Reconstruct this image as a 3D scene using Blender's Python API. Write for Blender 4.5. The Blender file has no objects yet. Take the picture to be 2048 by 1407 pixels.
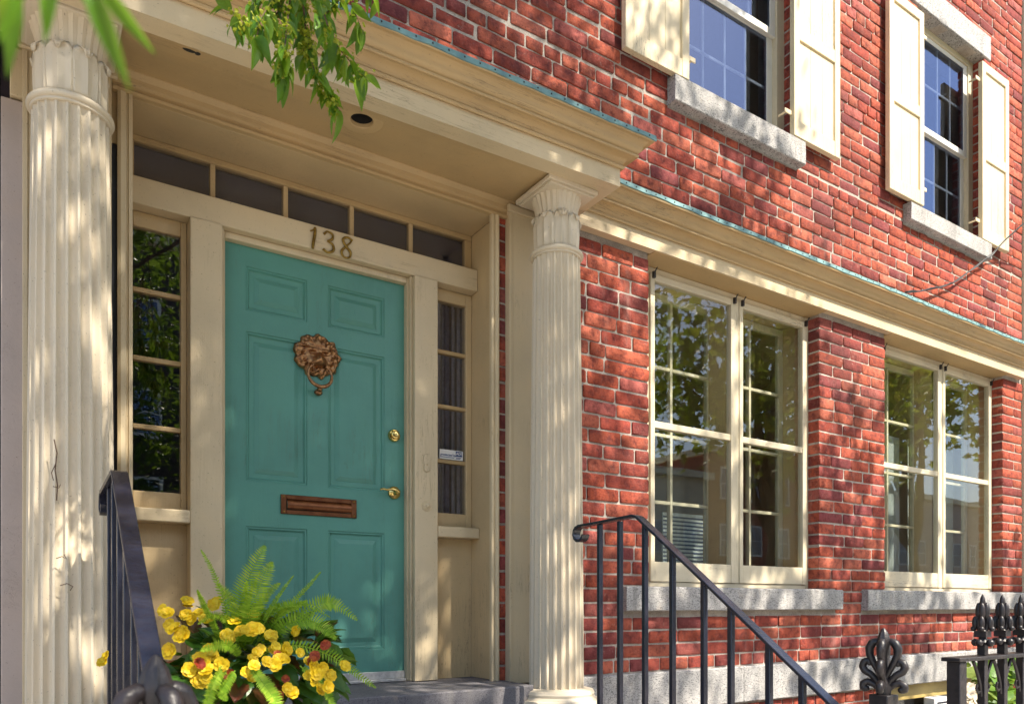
import bpy, bmesh, math, random
import numpy as np
from mathutils import Vector, Matrix, noise as mnoise
R = math.radians
rnd = random.Random(11)
nr = np.random.default_rng(5)
sc = bpy.context.scene
col = sc.collection

# ------------------------------------------------------------------ camera
CAM = Vector((0.0, -3.40, 1.55)); TH = R(32.9); FPX = 1503.0
cam_d = bpy.data.cameras.new('camera'); cam = bpy.data.objects.new('camera', cam_d); col.objects.link(cam)
cam.location = CAM; cam.rotation_euler = (R(90), 0, -TH)
cam_d.sensor_width = 36; cam_d.lens = FPX / 2048 * 36
cam_d.shift_y = (1206 - 703.5) / 2048; cam_d.clip_start = 0.02; cam_d.clip_end = 400
cam_d.dof.use_dof = True; cam_d.dof.focus_distance = 4.2; cam_d.dof.aperture_fstop = 7.1
sc.camera = cam
# ------------------------------------------------------------------ sky and sun
SUN = Vector((0.34, -1.0, 1.22)).normalized()
w = bpy.data.worlds.new('World'); sc.world = w; w.use_nodes = True
wn = w.node_tree; bg = wn.nodes['Background']
sky = wn.nodes.new('ShaderNodeTexSky'); sky.sky_type = 'NISHITA'; sky.sun_disc = False
sky.sun_elevation = math.asin(SUN.z); sky.sun_rotation = math.atan2(SUN.x, SUN.y)
sky.air_density = 1.0; sky.dust_density = 1.6; sky.ozone_density = 1.2
wn.links.new(sky.outputs[0], bg.inputs[0]); bg.inputs[1].default_value = 0.14
sun_d = bpy.data.lights.new('sun', 'SUN'); sun_d.energy = 4.4; sun_d.angle = R(0.55); sun_d.color = (1, .91, .77)
sun = bpy.data.objects.new('sun', sun_d); col.objects.link(sun)
sun.rotation_euler = (-SUN).to_track_quat('-Z', 'Y').to_euler(); sun.location = SUN * 40
sc.view_settings.view_transform = 'Standard'; sc.view_settings.look = 'None'
sc.view_settings.exposure = 1.26; sc.view_settings.gamma = 1.0
sc.cycles.use_denoising = True; sc.cycles.max_bounces = 7; sc.cycles.diffuse_bounces = 4
sc.cycles.transparent_max_bounces = 24; sc.cycles.sample_clamp_indirect = 6
sc.cycles.caustics_reflective = False; sc.cycles.caustics_refractive = False


# ------------------------------------------------------------------ helpers
def at(px, py, Y):                         # a point of the photograph that is known to lie in the plane Y
    d = Y - CAM.y; X = d * math.tan(TH + math.atan((px - 1024) / FPX))
    dep = X * math.sin(TH) + d * math.cos(TH)
    return Vector((X, Y, CAM.z + (1206 - py) * dep / FPX))


def proj(x, y, z):
    d = y - CAM.y; dep = x * math.sin(TH) + d * math.cos(TH)
    if dep < .05: return -9999, -9999
    return 1024 + FPX * (x * math.cos(TH) - d * math.sin(TH)) / dep, 1206 - (z - CAM.z) * FPX / dep


def link(o, parent=None):
    col.objects.link(o)
    if parent is not None:
        o.parent = parent
        if parent.type == 'EMPTY': o.location = o.location - parent.location
    return o


def tag(o, label=None, cat=None, group=None, kind=None):
    for k, v in (('label', label), ('category', cat), ('group', group), ('kind', kind)):
        if v: o[k] = v
    return o


def thing(name, loc, label, cat, group=None):
    o = bpy.data.objects.new(name, None); o.empty_display_size = .1; o.location = loc; col.objects.link(o)
    return tag(o, label, cat, group)


class MB:
    def __init__(s): s.v = []; s.f = []
    def box(s, x0, x1, y0, y1, z0, z1):
        b = len(s.v)
        s.v += [(x, y, z) for z in (z0, z1) for y in (y0, y1) for x in (x0, x1)]
        s.f += [tuple(b + i for i in q) for q in ((0, 2, 3, 1), (4, 5, 7, 6), (0, 1, 5, 4), (2, 6, 7, 3), (0, 4, 6, 2), (1, 3, 7, 5))]
        return s
    def frame(s, x0, x1, y0, y1, z0, z1, l, r_, b, t):      # rails between stiles, butted
        s.box(x0, x0 + l, y0, y1, z0, z1); s.box(x1 - r_, x1, y0, y1, z0, z1)
        s.box(x0 + l, x1 - r_, y0, y1, z0, z0 + b); s.box(x0 + l, x1 - r_, y0, y1, z1 - t, z1)
        return s
    def grid(s, rows, closed=False):
        b = len(s.v); n = len(rows[0])
        for r in rows: s.v += [tuple(p) for p in r]
        for i in range(len(rows) - 1):
            for j in range(n if closed else n - 1):
                k = (j + 1) % n
                s.f.append((b + i * n + j, b + i * n + k, b + (i + 1) * n + k, b + (i + 1) * n + j))
        return s
    def fan(s, ring):
        b = len(s.v); s.v += [tuple(p) for p in ring]; s.f.append(tuple(range(b, b + len(ring)))); return s
    def lathe(s, cx, cy, prof, n=32, rf=None, cap=True):
        rows = []
        for (r, z) in prof:
            rows.append([(cx + (r if rf is None else rf(r, z, 2 * math.pi * i / n)) * math.cos(2 * math.pi * i / n),
                          cy + (r if rf is None else rf(r, z, 2 * math.pi * i / n)) * math.sin(2 * math.pi * i / n), z) for i in range(n)])
        s.grid(rows, True)
        if cap: s.fan(rows[-1]); s.fan(rows[0][::-1])
        return s
    def tube(s, pts, rad, n=8, flat=None):
        pts = [Vector(p) for p in pts]; rows = []
        if not hasattr(rad, '__len__'): rad = [rad] * len(pts)
        prev = None
        for i, p in enumerate(pts):
            t = (pts[min(i + 1, len(pts) - 1)] - pts[max(i - 1, 0)])
            t = t.normalized() if t.length > 1e-9 else Vector((0, 0, 1))
            a = prev if prev is not None else (Vector((0, 1, 0)) if abs(t.y) < .9 else Vector((1, 0, 0)))
            a = (a - t * a.dot(t)).normalized(); b_ = t.cross(a); prev = a
            fl = flat if flat else 1.0
            rows.append([p + a * (math.cos(2 * math.pi * k / n) * rad[i] * fl) + b_ * (math.sin(2 * math.pi * k / n) * rad[i]) for k in range(n)])
        s.grid(rows, True); s.fan(rows[-1]); s.fan(rows[0][::-1])
        return s
    def bar(s, pts, w_, h_):                 # flat bar swept in a plane X = const: w_ across X, h_ tall
        rows = []
        for i, p in enumerate(pts):
            p = Vector(p); t = Vector(pts[min(i + 1, len(pts) - 1)]) - Vector(pts[max(i - 1, 0)]); t.normalize()
            nrm = Vector((0, -t.z, t.y)); X = Vector((1, 0, 0))
            if nrm.z < 0 and i == 0: nrm = -nrm
            if i and nrm.dot(last) < 0: nrm = -nrm
            last = nrm
            rows.append([p - X * w_ / 2 - nrm * h_ / 2, p + X * w_ / 2 - nrm * h_ / 2, p + X * w_ / 2 + nrm * h_ / 2, p - X * w_ / 2 + nrm * h_ / 2])
        s.grid(rows, True); s.fan(rows[-1]); s.fan(rows[0][::-1]); return s
    def sphere(s, c, rx, ry, rz, n=12, m=8):
        rows = []
        for i in range(m + 1):
            a = -math.pi / 2 + math.pi * i / m; k = max(math.cos(a), .02)
            rows.append([(c[0] + rx * k * math.cos(2 * math.pi * j / n), c[1] + ry * k * math.sin(2 * math.pi * j / n), c[2] + rz * math.sin(a)) for j in range(n)])
        return s.grid(rows, True)
    def build(s, name, mat, parent=None, bevel=0, smooth=None, seg=2):
        me = bpy.data.meshes.new(name); me.from_pydata(s.v, [], s.f)
        if smooth is not None or bevel:
            me.polygons.foreach_set('use_smooth', [True] * len(me.polygons))
            me.set_sharp_from_angle(angle=R(smooth if smooth is not None else 35))
        bm = bmesh.new(); bm.from_mesh(me); bmesh.ops.recalc_face_normals(bm, faces=bm.faces[:]); bm.to_mesh(me); bm.free()
        me.materials.append(mat)
        o = bpy.data.objects.new(name, me); link(o, parent)
        if bevel:
            m = o.modifiers.new('b', 'BEVEL'); m.width = bevel; m.segments = seg; m.limit_method = 'ANGLE'; m.angle_limit = R(40); m.harden_normals = False
        return o


def copyobj(o, parent, name=None):
    c = o.copy(); c.parent = parent; col.objects.link(c)
    if name: c.name = name
    return c


# ------------------------------------------------------------------ materials
class NT:
    def __init__(s, name):
        s.m = bpy.data.materials.new(name); s.m.use_nodes = True; s.t = s.m.node_tree; s.t.nodes.clear()
        s.out = s.n('ShaderNodeOutputMaterial'); s.b = s.n('ShaderNodeBsdfPrincipled'); s.l(s.b.outputs[0], s.out.inputs[0])
    def n(s, t): return s.t.nodes.new(t)
    def l(s, a, b): s.t.links.new(a, b)
    def pos(s, scale=(1, 1, 1), obj=False):
        if obj: src = s.n('ShaderNodeTexCoord').outputs['Object']
        else: src = s.n('ShaderNodeNewGeometry').outputs['Position']
        if scale == (1, 1, 1): return src
        m = s.n('ShaderNodeMapping'); m.inputs['Scale'].default_value = scale; s.l(src, m.inputs[0]); return m.outputs[0]
    def noise(s, vec, sc_, det=4, rough=.55, dist=0.0):
        x = s.n('ShaderNodeTexNoise'); x.inputs['Scale'].default_value = sc_; x.inputs['Detail'].default_value = det
        x.inputs['Roughness'].default_value = rough; x.inputs['Distortion'].default_value = dist; s.l(vec, x.inputs['Vector']); return x.outputs['Fac']
    def voro(s, vec, sc_, feat='F1'):
        x = s.n('ShaderNodeTexVoronoi'); x.feature = feat; x.inputs['Scale'].default_value = sc_; s.l(vec, x.inputs['Vector']); return x.outputs['Distance']
    def ramp(s, fac, stops, interp='LINEAR'):
        x = s.n('ShaderNodeValToRGB'); x.color_ramp.interpolation = interp; e = x.color_ramp.elements
        while len(e) < len(stops): e.new(.5)
        for i, (p, c) in enumerate(stops):
            e[i].position = p; e[i].color = (c, c, c, 1) if not hasattr(c, '__len__') else (*c, 1)
        s.l(fac, x.inputs[0]); return x.outputs[0]
    def mix(s, fac, a, b, mode='MIX'):
        x = s.n('ShaderNodeMix'); x.data_type = 'RGBA'; x.blend_type = mode
        for i, vv in ((0, fac), (6, a), (7, b)):
            if hasattr(vv, 'is_linked'): s.l(vv, x.inputs[i])
            elif i == 0: x.inputs[0].default_value = vv
            else: x.inputs[i].default_value = (*vv, 1)
        return x.outputs[2]
    def math(s, op, a, b=0.0):
        x = s.n('ShaderNodeMath'); x.operation = op
        for i, vv in ((0, a), (1, b)):
            if hasattr(vv, 'is_linked'): s.l(vv, x.inputs[i])
            else: x.inputs[i].default_value = vv
        return x.outputs[0]
    def bump(s, h, strength=.3, dist=.01, prev=None):
        x = s.n('ShaderNodeBump'); x.inputs['Strength'].default_value = strength; x.inputs['Distance'].default_value = dist
        s.l(h, x.inputs['Height'])
        if prev is not None: s.l(prev, x.inputs['Normal'])
        return x.outputs[0]
    def set(s, **k):
        for key, vv in k.items():
            i = s.b.inputs[{'col': 'Base Color', 'rough': 'Roughness', 'metal': 'Metallic', 'spec': 'Specular IOR Level', 'nor': 'Normal', 'coat': 'Coat Weight', 'sheen': 'Sheen Weight'}[key]]
            if hasattr(vv, 'is_linked'): s.l(vv, i)
            elif key == 'col': i.default_value = (*vv, 1)
            else: i.default_value = vv
        return s.m
    def rnd(s):
        a = s.n('ShaderNodeObjectInfo').outputs['Random']; b = s.n('ShaderNodeNewGeometry').outputs['Random Per Island']
        return s.math('FRACT', s.math('ADD', a, b))


def scale3(c, k): return tuple(min(1, x * k) for x in c)


def paint(name, c, grain='z', crack=.5, rough=.5, var=.14, bumps=.35, dirt=.5, chips=.35):
    t = NT(name)
    st = {'z': (30, 30, 1.6), 'x': (1.6, 30, 30), 'n': (12, 12, 12)}[grain]
    p = t.pos(); pg = t.pos(st)
    big = t.noise(p, 2.6, 5, .6); fine = t.noise(p, 38, 4, .65)
    cc = t.mix(t.ramp(big, [(.3, 0), (.7, 1)]), scale3(c, 1 - var), scale3(c, 1 + var * .45))
    yel = t.noise(p, 5.2, 3)
    cc = t.mix(t.ramp(yel, [(.5, 0), (.75, .2)]), cc, (c[0] * .93, c[1] * .8, c[2] * .62))
    # grime specks and hairline cracks along the grain
    spk = t.noise(p, 120, 2, .6)
    cc = t.mix(t.math('MULTIPLY', t.ramp(spk, [(.68, 0), (.74, 1)]), dirt), cc, (.10, .075, .05))
    wv = t.noise(pg, 1.0, 5, .7, .8)
    band = t.math('ABSOLUTE', t.math('SUBTRACT', wv, .5))
    ck = t.math('MULTIPLY', t.ramp(band, [(0, 1), (.012, 0)]), t.ramp(t.noise(p, 2.2, 3), [(.50, 0), (.61, 1)]))
    cc = t.mix(t.math('MULTIPLY', ck, crack), cc, (.11, .075, .045))
    # flaked paint showing grey wood
    fl = t.math('MULTIPLY', t.ramp(t.noise(p, 24, 6, .75), [(.68, 0), (.70, 1)]), t.ramp(t.noise(p, 1.7, 2), [(.58, 0), (.68, 1)]))
    cc = t.mix(t.math('MULTIPLY', fl, chips), cc, (.20, .16, .12))
    h = t.math('ADD', t.math('MULTIPLY', wv, .6), t.math('MULTIPLY', fine, .35))
    h = t.math('SUBTRACT', h, t.math('ADD', t.math('MULTIPLY', ck, .5), t.math('MULTIPLY', fl, .5)))
    return t.set(col=cc, rough=rough, nor=t.bump(h, bumps, .006), spec=.4)


CREAM = (.63, .515, .335)
M = {}
M['cream_v'] = paint('cream_paint_upright', CREAM, 'z')
M['cream_h'] = paint('cream_paint_level', CREAM, 'x', crack=.75)
M['tan_h'] = paint('shaded_trim_paint', (.50, .355, .18), 'x', crack=.75)  # shade of the crown mouldings and soffit is put into this tan
M['tan_v'] = paint('tan_panel_paint', (.56, .42, .235), 'z', crack=.6)
M['window'] = paint('window_paint', (.66, .585, .425), 'z', crack=.7, dirt=.4)
M['window_h'] = paint('window_rail_paint', (.66, .585, .425), 'x', crack=1, dirt=.4)
M['shutter'] = paint('shutter_paint', (.71, .60, .40), 'z', crack=.9, dirt=.6)
M['column'] = paint('column_paint', (.64, .555, .42), 'n', crack=.12, dirt=.55, chips=.3, bumps=.16)
M['pinkwall'] = paint('mauve_stucco', (.48, .40, .36), 'n', crack=.2, rough=.75)
M['basement'] = paint('ochre_paint', (.45, .34, .12), 'x')
M['sash_white'] = paint('white_sash_paint', (.78, .77, .73), 'z', crack=.1, dirt=.2, chips=.1)
M['clapboard'] = paint('cream_clapboard_paint', (.72, .65, .48), 'x')
M['darkhouse'] = paint('brown_clapboard_paint', (.045, .03, .026), 'x')
M['teal'] = paint('teal_door_paint', (.092, .275, .222), 'z', crack=.3, rough=.40, var=.17, bumps=.38, dirt=.3, chips=.12)


def m_brick():
    t = NT('brick'); p = t.pos(); r = t.rnd()
    base = t.ramp(r, [(0, (.32, .066, .034)), (.12, (.19, .039, .034)), (.2, (.35, .074, .042)), (.34, (.265, .050, .032)), (.46, (.39, .092, .050)),
                      (.6, (.31, .060, .040)), (.7, (.20, .045, .046)), (.78, (.40, .108, .064)), (.9, (.33, .088, .072)), (.97, (.245, .052, .035))], 'CONSTANT')
    r2 = t.math('FRACT', t.math('MULTIPLY', r, 37.3))
    v = t.n('ShaderNodeHueSaturation'); t.l(base, v.inputs['Color']); t.l(t.math('ADD', t.math('MULTIPLY', r2, .5), 1.0), v.inputs['Value'])
    cc = v.outputs[0]
    a = t.noise(p, 19, 6, .7)
    cc = t.mix(t.ramp(a, [(.36, .8), (.54, 0)]), cc, (.12, .025, .025))
    b = t.noise(p, 60, 4, .7)
    cc = t.mix(t.ramp(b, [(.54, 0), (.70, .32)]), cc, (.45, .165, .12))
    soot = t.math('MULTIPLY', t.ramp(t.noise(p, 1.1, 5, .65), [(.48, 0), (.68, .65)]), 1.0)
    cc = t.mix(soot, cc, (.10, .04, .036))
    strk = t.math('MULTIPLY', t.ramp(t.noise(t.pos((9, 9, .7)), 1.0, 4, .6), [(.56, 0), (.7, .25)]), t.ramp(t.noise(p, .9, 2), [(.45, 0), (.6, 1)]))
    cc = t.mix(strk, cc, (.50, .33, .28))
    lime = t.math('MULTIPLY', t.ramp(t.noise(p, 34, 6, .75), [(.57, 0), (.70, .7)]), t.ramp(t.noise(p, 2.3, 3), [(.45, 0), (.62, 1)]))
    cc = t.mix(lime, cc, (.46, .30, .25))
    pit = t.ramp(t.voro(p, 95), [(.10, 1), (.2, 0)])
    pit = t.math('MULTIPLY', pit, t.ramp(t.noise(p, 40, 2), [(.5, 0), (.6, 1)]))
    cc = t.mix(t.math('MULTIPLY', pit, .9), cc, (.04, .014, .014))
    h = t.math('ADD', t.math('MULTIPLY', a, 1.0), t.math('MULTIPLY', t.noise(p, 110, 5, .75), .55))
    h = t.math('SUBTRACT', h, t.math('MULTIPLY', pit, .7))
    return t.set(col=cc, rough=.86, nor=t.bump(h, 1.0, .012), spec=.25)


def m_mortar():
    t = NT('mortar'); p = t.pos()
    a = t.noise(p, 9, 5, .7); b = t.noise(p, 170, 4, .75)
    cc = t.mix(t.ramp(a, [(.3, 0), (.7, 1)]), (.36, .31, .27), (.60, .545, .485))
    cc = t.mix(t.ramp(b, [(.36, .75), (.5, 0)]), cc, (.17, .14, .115))
    soot = t.ramp(t.noise(p, 1.4, 4, .6), [(.5, 0), (.66, .7)])
    cc = t.mix(soot, cc, (.22, .19, .175))
    h = t.math('ADD', t.noise(p, 30, 4, .6), t.math('MULTIPLY', b, .6))
    return t.set(col=cc, rough=.95, nor=t.bump(h, .9, .008), spec=.15)


def m_granite(name, light=(.48, .465, .45), dark=(.06, .06, .065), streak=1.0, warm=.3):
    t = NT(name); p = t.pos((1, 1, 1)); ps = t.pos((60, 60, 190))
    n1 = t.noise(p, 190, 3, .7); n2 = t.noise(ps, 1.0, 4, .7, 1.2); n3 = t.noise(p, 5, 4)
    cc = t.mix(t.ramp(n3, [(.3, 0), (.7, 1)]), scale3(light, .82), scale3(light, 1.1))
    cc = t.mix(t.ramp(n1, [(.37, .9), (.46, 0)]), cc, dark)
    cc = t.mix(t.math('MULTIPLY', t.ramp(n2, [(.40, 1), (.46, 0)]), 1.0 * streak), cc, scale3(dark, 1.4))
    cc = t.mix(t.ramp(t.noise(p, 11, 4, .6), [(.58, 0), (.75, warm)]), cc, (.42, .33, .24))
    cc = t.mix(t.ramp(t.noise(t.pos((14, 14, 1.2)), 1.0, 4, .6), [(.52, 0), (.68, .5)]), cc, (.20, .19, .18))
    h = t.math('ADD', t.noise(p, 70, 5, .7), t.math('MULTIPLY', n1, .5))
    return t.set(col=cc, rough=.8, nor=t.bump(h, .5, .006), spec=.3)


def m_metal(name, c, rough=.3, metal=1.0, bumps=.0, c2=None, sc_=40, spec=None):
    t = NT(name); p = t.pos(); a = t.noise(p, sc_, 4)
    cc = t.mix(t.ramp(a, [(.35, 0), (.65, 1)]), c, c2 or scale3(c, .75))
    k = dict(col=cc, rough=rough, metal=metal)
    if bumps: k['nor'] = t.bump(t.noise(p, sc_ * 2.5, 4), bumps, .004)
    if spec: k['spec'] = spec
    return t.set(**k)


def m_glass(name, ior=1.6, tint=(.93, .95, .94), wav=.02, sc_=3.0, coat=(1, 1, 1)):
    t = NT(name); t.t.nodes.remove(t.b)
    ge = t.n('ShaderNodeNewGeometry'); dt = t.n('ShaderNodeVectorMath'); dt.operation = 'DOT_PRODUCT'
    t.l(ge.outputs['Incoming'], dt.inputs[0]); t.l(ge.outputs['Normal'], dt.inputs[1])
    f5 = t.math('POWER', t.math('SUBTRACT', 1.0, t.math('ABSOLUTE', dt.outputs['Value'])), 5.0)
    f0 = ((ior - 1) / (ior + 1)) ** 2; fac = t.math('ADD', t.math('MULTIPLY', f5, 1 - f0), f0)
    tr = t.n('ShaderNodeBsdfTransparent'); tr.inputs[0].default_value = (*tint, 1)
    gl = t.n('ShaderNodeBsdfAnisotropic') if False else t.n('ShaderNodeBsdfGlossy'); gl.inputs['Roughness'].default_value = 0.0
    gl.inputs[0].default_value = (*coat, 1)
    va = t.n('ShaderNodeVectorMath'); va.operation = 'ADD'; t.l(t.pos(), va.inputs[0]); t.l(t.math('MULTIPLY', t.n('ShaderNodeObjectInfo').outputs['Random'], 30.0), va.inputs[1])
    bp = t.bump(t.noise(va.outputs[0], sc_, 2, .4), wav, .05); t.l(bp, gl.inputs['Normal'])
    mx = t.n('ShaderNodeMixShader'); t.l(fac, mx.inputs[0]); t.l(tr.outputs[0], mx.inputs[1]); t.l(gl.outputs[0], mx.inputs[2])
    t.l(mx.outputs[0], t.out.inputs[0]); return t.m


def m_leaf(name, stops, trans=.45, rough=.45, vein=0.0):
    t = NT(name); r = t.rnd(); p = t.pos()
    cc = t.ramp(r, stops)
    cc = t.mix(t.ramp(t.noise(p, 55, 3), [(.4, .35), (.6, 0)]), cc, scale3(stops[0][1], .6))
    t.set(col=cc, rough=rough, spec=.35, nor=t.bump(t.noise(p, 120, 3), .3, .004))
    tr = t.n('ShaderNodeBsdfTranslucent'); t.l(t.mix(.55, cc, (.30, .42, .03), 'MIX'), tr.inputs[0])
    mx = t.n('ShaderNodeMixShader'); mx.inputs[0].default_value = trans
    t.l(t.b.outputs[0], mx.inputs[1]); t.l(tr.outputs[0], mx.inputs[2]); t.l(mx.outputs[0], t.out.inputs[0]); return t.m


def m_plain(name, c, rough=.6, bumps=.15, sc_=30, var=.2):
    t = NT(name); p = t.pos(); a = t.noise(p, sc_, 4)
    cc = t.mix(t.ramp(a, [(.3, 0), (.7, 1)]), scale3(c, 1 - var), scale3(c, 1 + var))
    return t.set(col=cc, rough=rough, nor=t.bump(a, bumps, .006))


M['brick'] = m_brick(); M['mortar'] = m_mortar()
M['brick_far'] = m_plain('far_brick', (.24, .07, .05), .9, .3, 12, .25)
M['granite'] = m_granite('grey_granite'); M['granite_d'] = m_granite('dark_granite', (.40, .38, .37), (.035, .035, .04))
M['bluestone'] = m_granite('bluestone', (.20, .19, .20), (.05, .05, .06), .5, .5)
M['iron'] = m_metal('black_iron_paint', (.009, .011, .024), .26, 0.0, .3, (.018, .018, .028), 18, .8)  # blue in the base colour stands for sky sheen on the rails
M['iron_old'] = m_metal('worn_black_iron', (.010, .009, .011), .42, 0.0, .5, (.026, .020, .021), 26)
M['brass'] = m_metal('polished_brass', (.78, .58, .20), .16, 1, .05)
M['oldbrass'] = m_metal('aged_brass', (.42, .27, .06), .42, 1, .3, (.20, .12, .03))
M['bronze'] = m_metal('antique_bronze', (.46, .26, .12), .42, 1, .35, (.20, .10, .055), 60)
M['slot'] = m_metal('brown_bronze', (.20, .085, .04), .38, 1, .12, (.13, .05, .025), 25)
M['patina'] = m_metal('copper_patina', (.20, .35, .35), .7, .05, .4, (.12, .23, .25), 14)
M['alu'] = m_metal('aluminium_sweep', (.75, .75, .74), .4, .8, .1)
M['glass'] = m_glass('storm_glass', 1.56, wav=.012, sc_=2.5)
M['glass_in'] = m_glass('inner_glass', 1.45, wav=.012)
M['glass_up'] = m_glass('upper_glass', 2.05, (.62, .66, .72), .035, 2.2, (.62, .72, 1.0))  # deep blue of the reflected sky is put into the gloss colour
M['glass_dk'] = m_glass('entry_glass', 1.75, (.85, .85, .87), .01, 4)
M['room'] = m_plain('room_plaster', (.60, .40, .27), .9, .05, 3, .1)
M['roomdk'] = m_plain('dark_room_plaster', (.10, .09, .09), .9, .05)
M['hall'] = m_plain('hall_panelling', (.30, .26, .25), .8, .05)
M['floor_in'] = m_plain('room_floorboards', (.16, .08, .035), .5)
M['curtain'] = m_plain('grey_curtain', (.40, .38, .42), .9, .2)
M['shade'] = m_plain('grey_shade_cloth', (.40, .41, .42), .9, .1, 3, .12)
M['backing_dk'] = m_plain('slate_backing', (.085, .088, .125), .85, .1, 4, .15)
M['linen'] = m_plain('white_linen', (.75, .75, .73), .9, .1)
M['navy'] = m_plain('navy_stripe', (.06, .08, .16), .9, .1)
M['furn'] = m_plain('dark_wood', (.08, .035, .02), .4)
M['dark'] = m_plain('black_paint', (.012, .01, .022), .35, .1)
M['concrete'] = m_plain('sidewalk_concrete', (.46, .43, .38), .9, .4, 14, .18)
M['asphalt'] = m_plain('asphalt', (.05, .05, .052), .9, .5, 90, .3)
M['soil'] = m_plain('soil', (.05, .035, .022), .95, .6, 60, .4)
M['terracotta'] = m_plain('terracotta', (.33, .13, .07), .8, .3)
M['bark'] = m_plain('bark', (.10, .075, .05), .95, .8, 35, .4)
M['twig'] = m_plain('twig', (.10, .055, .03), .8, .3, 60, .3)
M['cable'] = m_plain('black_cable', (.012, .012, .013), .5, .1)
M['white'] = m_plain('white_plastic', (.8, .8, .8), .4, .02, 20, .03)
M['print_blue'] = m_plain('blue_print', (.012, .05, .20), .5, .0, 20, .05)
M['hole'] = m_plain('lamp_housing', (.02, .018, .016), .6)
M['lamp_glass'] = m_plain('lamp_bulb_glass', (.10, .06, .05), .15)
M['roofing'] = m_plain('tar_roof', (.06, .06, .06), .9)
M['leaf_tree'] = m_leaf('street_tree_leaf', [(0, (.035, .10, .012)), (.5, (.06, .15, .018)), (1, (.11, .20, .025))], .42)
M['leaf_hang'] = m_leaf('hanging_leaf', [(0, (.06, .17, .012)), (.5, (.12, .28, .016)), (.85, (.22, .36, .02)), (1, (.08, .18, .05))], .5, .35)  # raised leaf colours carry the sunlit look of the hanging twigs
M['fruit'] = m_leaf('yellow_green_fruit', [(0, (.30, .36, .03)), (1, (.48, .48, .04))], .4)
M['leaf_maple'] = m_leaf('maple_leaf', [(0, (.08, .14, .012)), (.5, (.22, .25, .02)), (1, (.46, .38, .03))], .55)
M['fern'] = m_leaf('fern_leaf', [(0, (.20, .40, .02)), (.5, (.33, .56, .035)), (1, (.50, .66, .06))], .42)
M['beg_leaf'] = m_leaf('begonia_leaf', [(0, (.030, .10, .015)), (.5, (.055, .16, .02)), (.8, (.08, .20, .028)), (.86, (.11, .025, .018)), (1, (.16, .035, .02))], .25, .28)
M['petal'] = m_leaf('yellow_petal', [(0, (.80, .50, .008)), (.6, (.86, .60, .012)), (1, (.90, .68, .04))], .25, .5)
M['petal_o'] = m_leaf('orange_petal', [(0, (.42, .05, .015)), (.5, (.24, .022, .014)), (1, (.55, .13, .02))], .25, .5)
M['petal_w'] = m_leaf('cream_petal', [(0, (.75, .62, .52)), (1, (.85, .75, .62))], .25, .6)
M['hosta'] = m_leaf('hosta_leaf', [(0, (.06, .16, .02)), (.7, (.14, .28, .04)), (1, (.30, .38, .10))], .35)

# ------------------------------------------------------------------ ground
def struct(name, mb, mat): return tag(mb.build(name, mat), kind='structure')
g = MB(); g.v = [(-150, -150, -.14), (150, -150, -.14), (150, 60, -.14), (-150, 60, -.14)]; g.f = [(0, 1, 2, 3)]
struct('ground', g, M['concrete'])
struct('road', MB().box(-90, 90, -17.5, -8.35, -.135, -.10), M['asphalt'])
struct('kerb', MB().box(-90, 90, -8.34, -8.16, -.135, .02), M['granite'])
pv = struct('sidewalk', MB().box(-90, 90, -8.155, -1.2, -.135, -.02), M['concrete'])
for i in range(-3, 8):
    for j in range(5):
        MB().box(i * 1.4 + .006, (i + 1) * 1.4 - .006, -8.15 + j * 1.39 + .006, -8.15 + (j + 1) * 1.39 - .006, -.0195, .0).build('paving_slab', M['concrete'], pv, .004)
struct('front_bed', MB().box(2.62, 8.0, -1.19, -.06, -.135, .03), M['soil'])

# ------------------------------------------------------------------ the brick house
house = thing('brick_townhouse', (4, 0, 0), 'red brick row house with cream trim, teal front door and columned porch', 'house')
FR = -.07                                   # front of the window cornice frieze
W1 = (3.19, 4.889); W2 = (5.72, 7.66); WZ = (1.655, 3.70)
U1 = (3.50, 4.61); U2 = (6.20, 7.305); UZ = (4.81, 6.50)
OPEN = [(-1, 2.110, -1, 3.9), (-1, .6, 3.9, 9), (*W1, *WZ), (*W2, *WZ), (2.967, 5.088, 1.503, 1.655), (5.407, 8.2, 1.495, 1.655),
        (-1, 9, 3.685, 3.872), (*U1, *UZ), (*U2, *UZ), (3.35, 4.63, 4.645, 4.815), (5.985, 7.30, 4.64, 4.79),
        (3.36, 4.76, 6.50, 6.72), (6.05, 7.412, 6.50, 6.72), (-1, 9, .885, 1.130), (5.75, 7.35, -1, .885)]
XR = 8.03; ZT = 7.35; ZB = .05
xs = sorted({.6, XR, *[x for o in OPEN for x in o[:2] if .6 < x < XR]}); zs = sorted({ZB, ZT, *[z for o in OPEN for z in o[2:] if ZB < z < ZT]})
mort = MB()
SOLID = OPEN[:4] + OPEN[7:9] + [OPEN[-1]]
for i in range(len(xs) - 1):
    run = None
    for j in range(len(zs) - 1):
        cx, cz = (xs[i] + xs[i + 1]) / 2, (zs[j] + zs[j + 1]) / 2
        solid = not any(a < cx < b and c < cz < d for a, b, c, d in SOLID)
        if solid: run = (run[0], zs[j + 1]) if run else (zs[j], zs[j + 1])
        if (not solid or j == len(zs) - 2) and run:
            mort.box(xs[i], xs[i + 1], .007, .33, run[0], run[1]); run = None
wall = mort.build('wall', M['mortar'], house)
tag(wall, 'grey mortar of the brick front wall')

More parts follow.
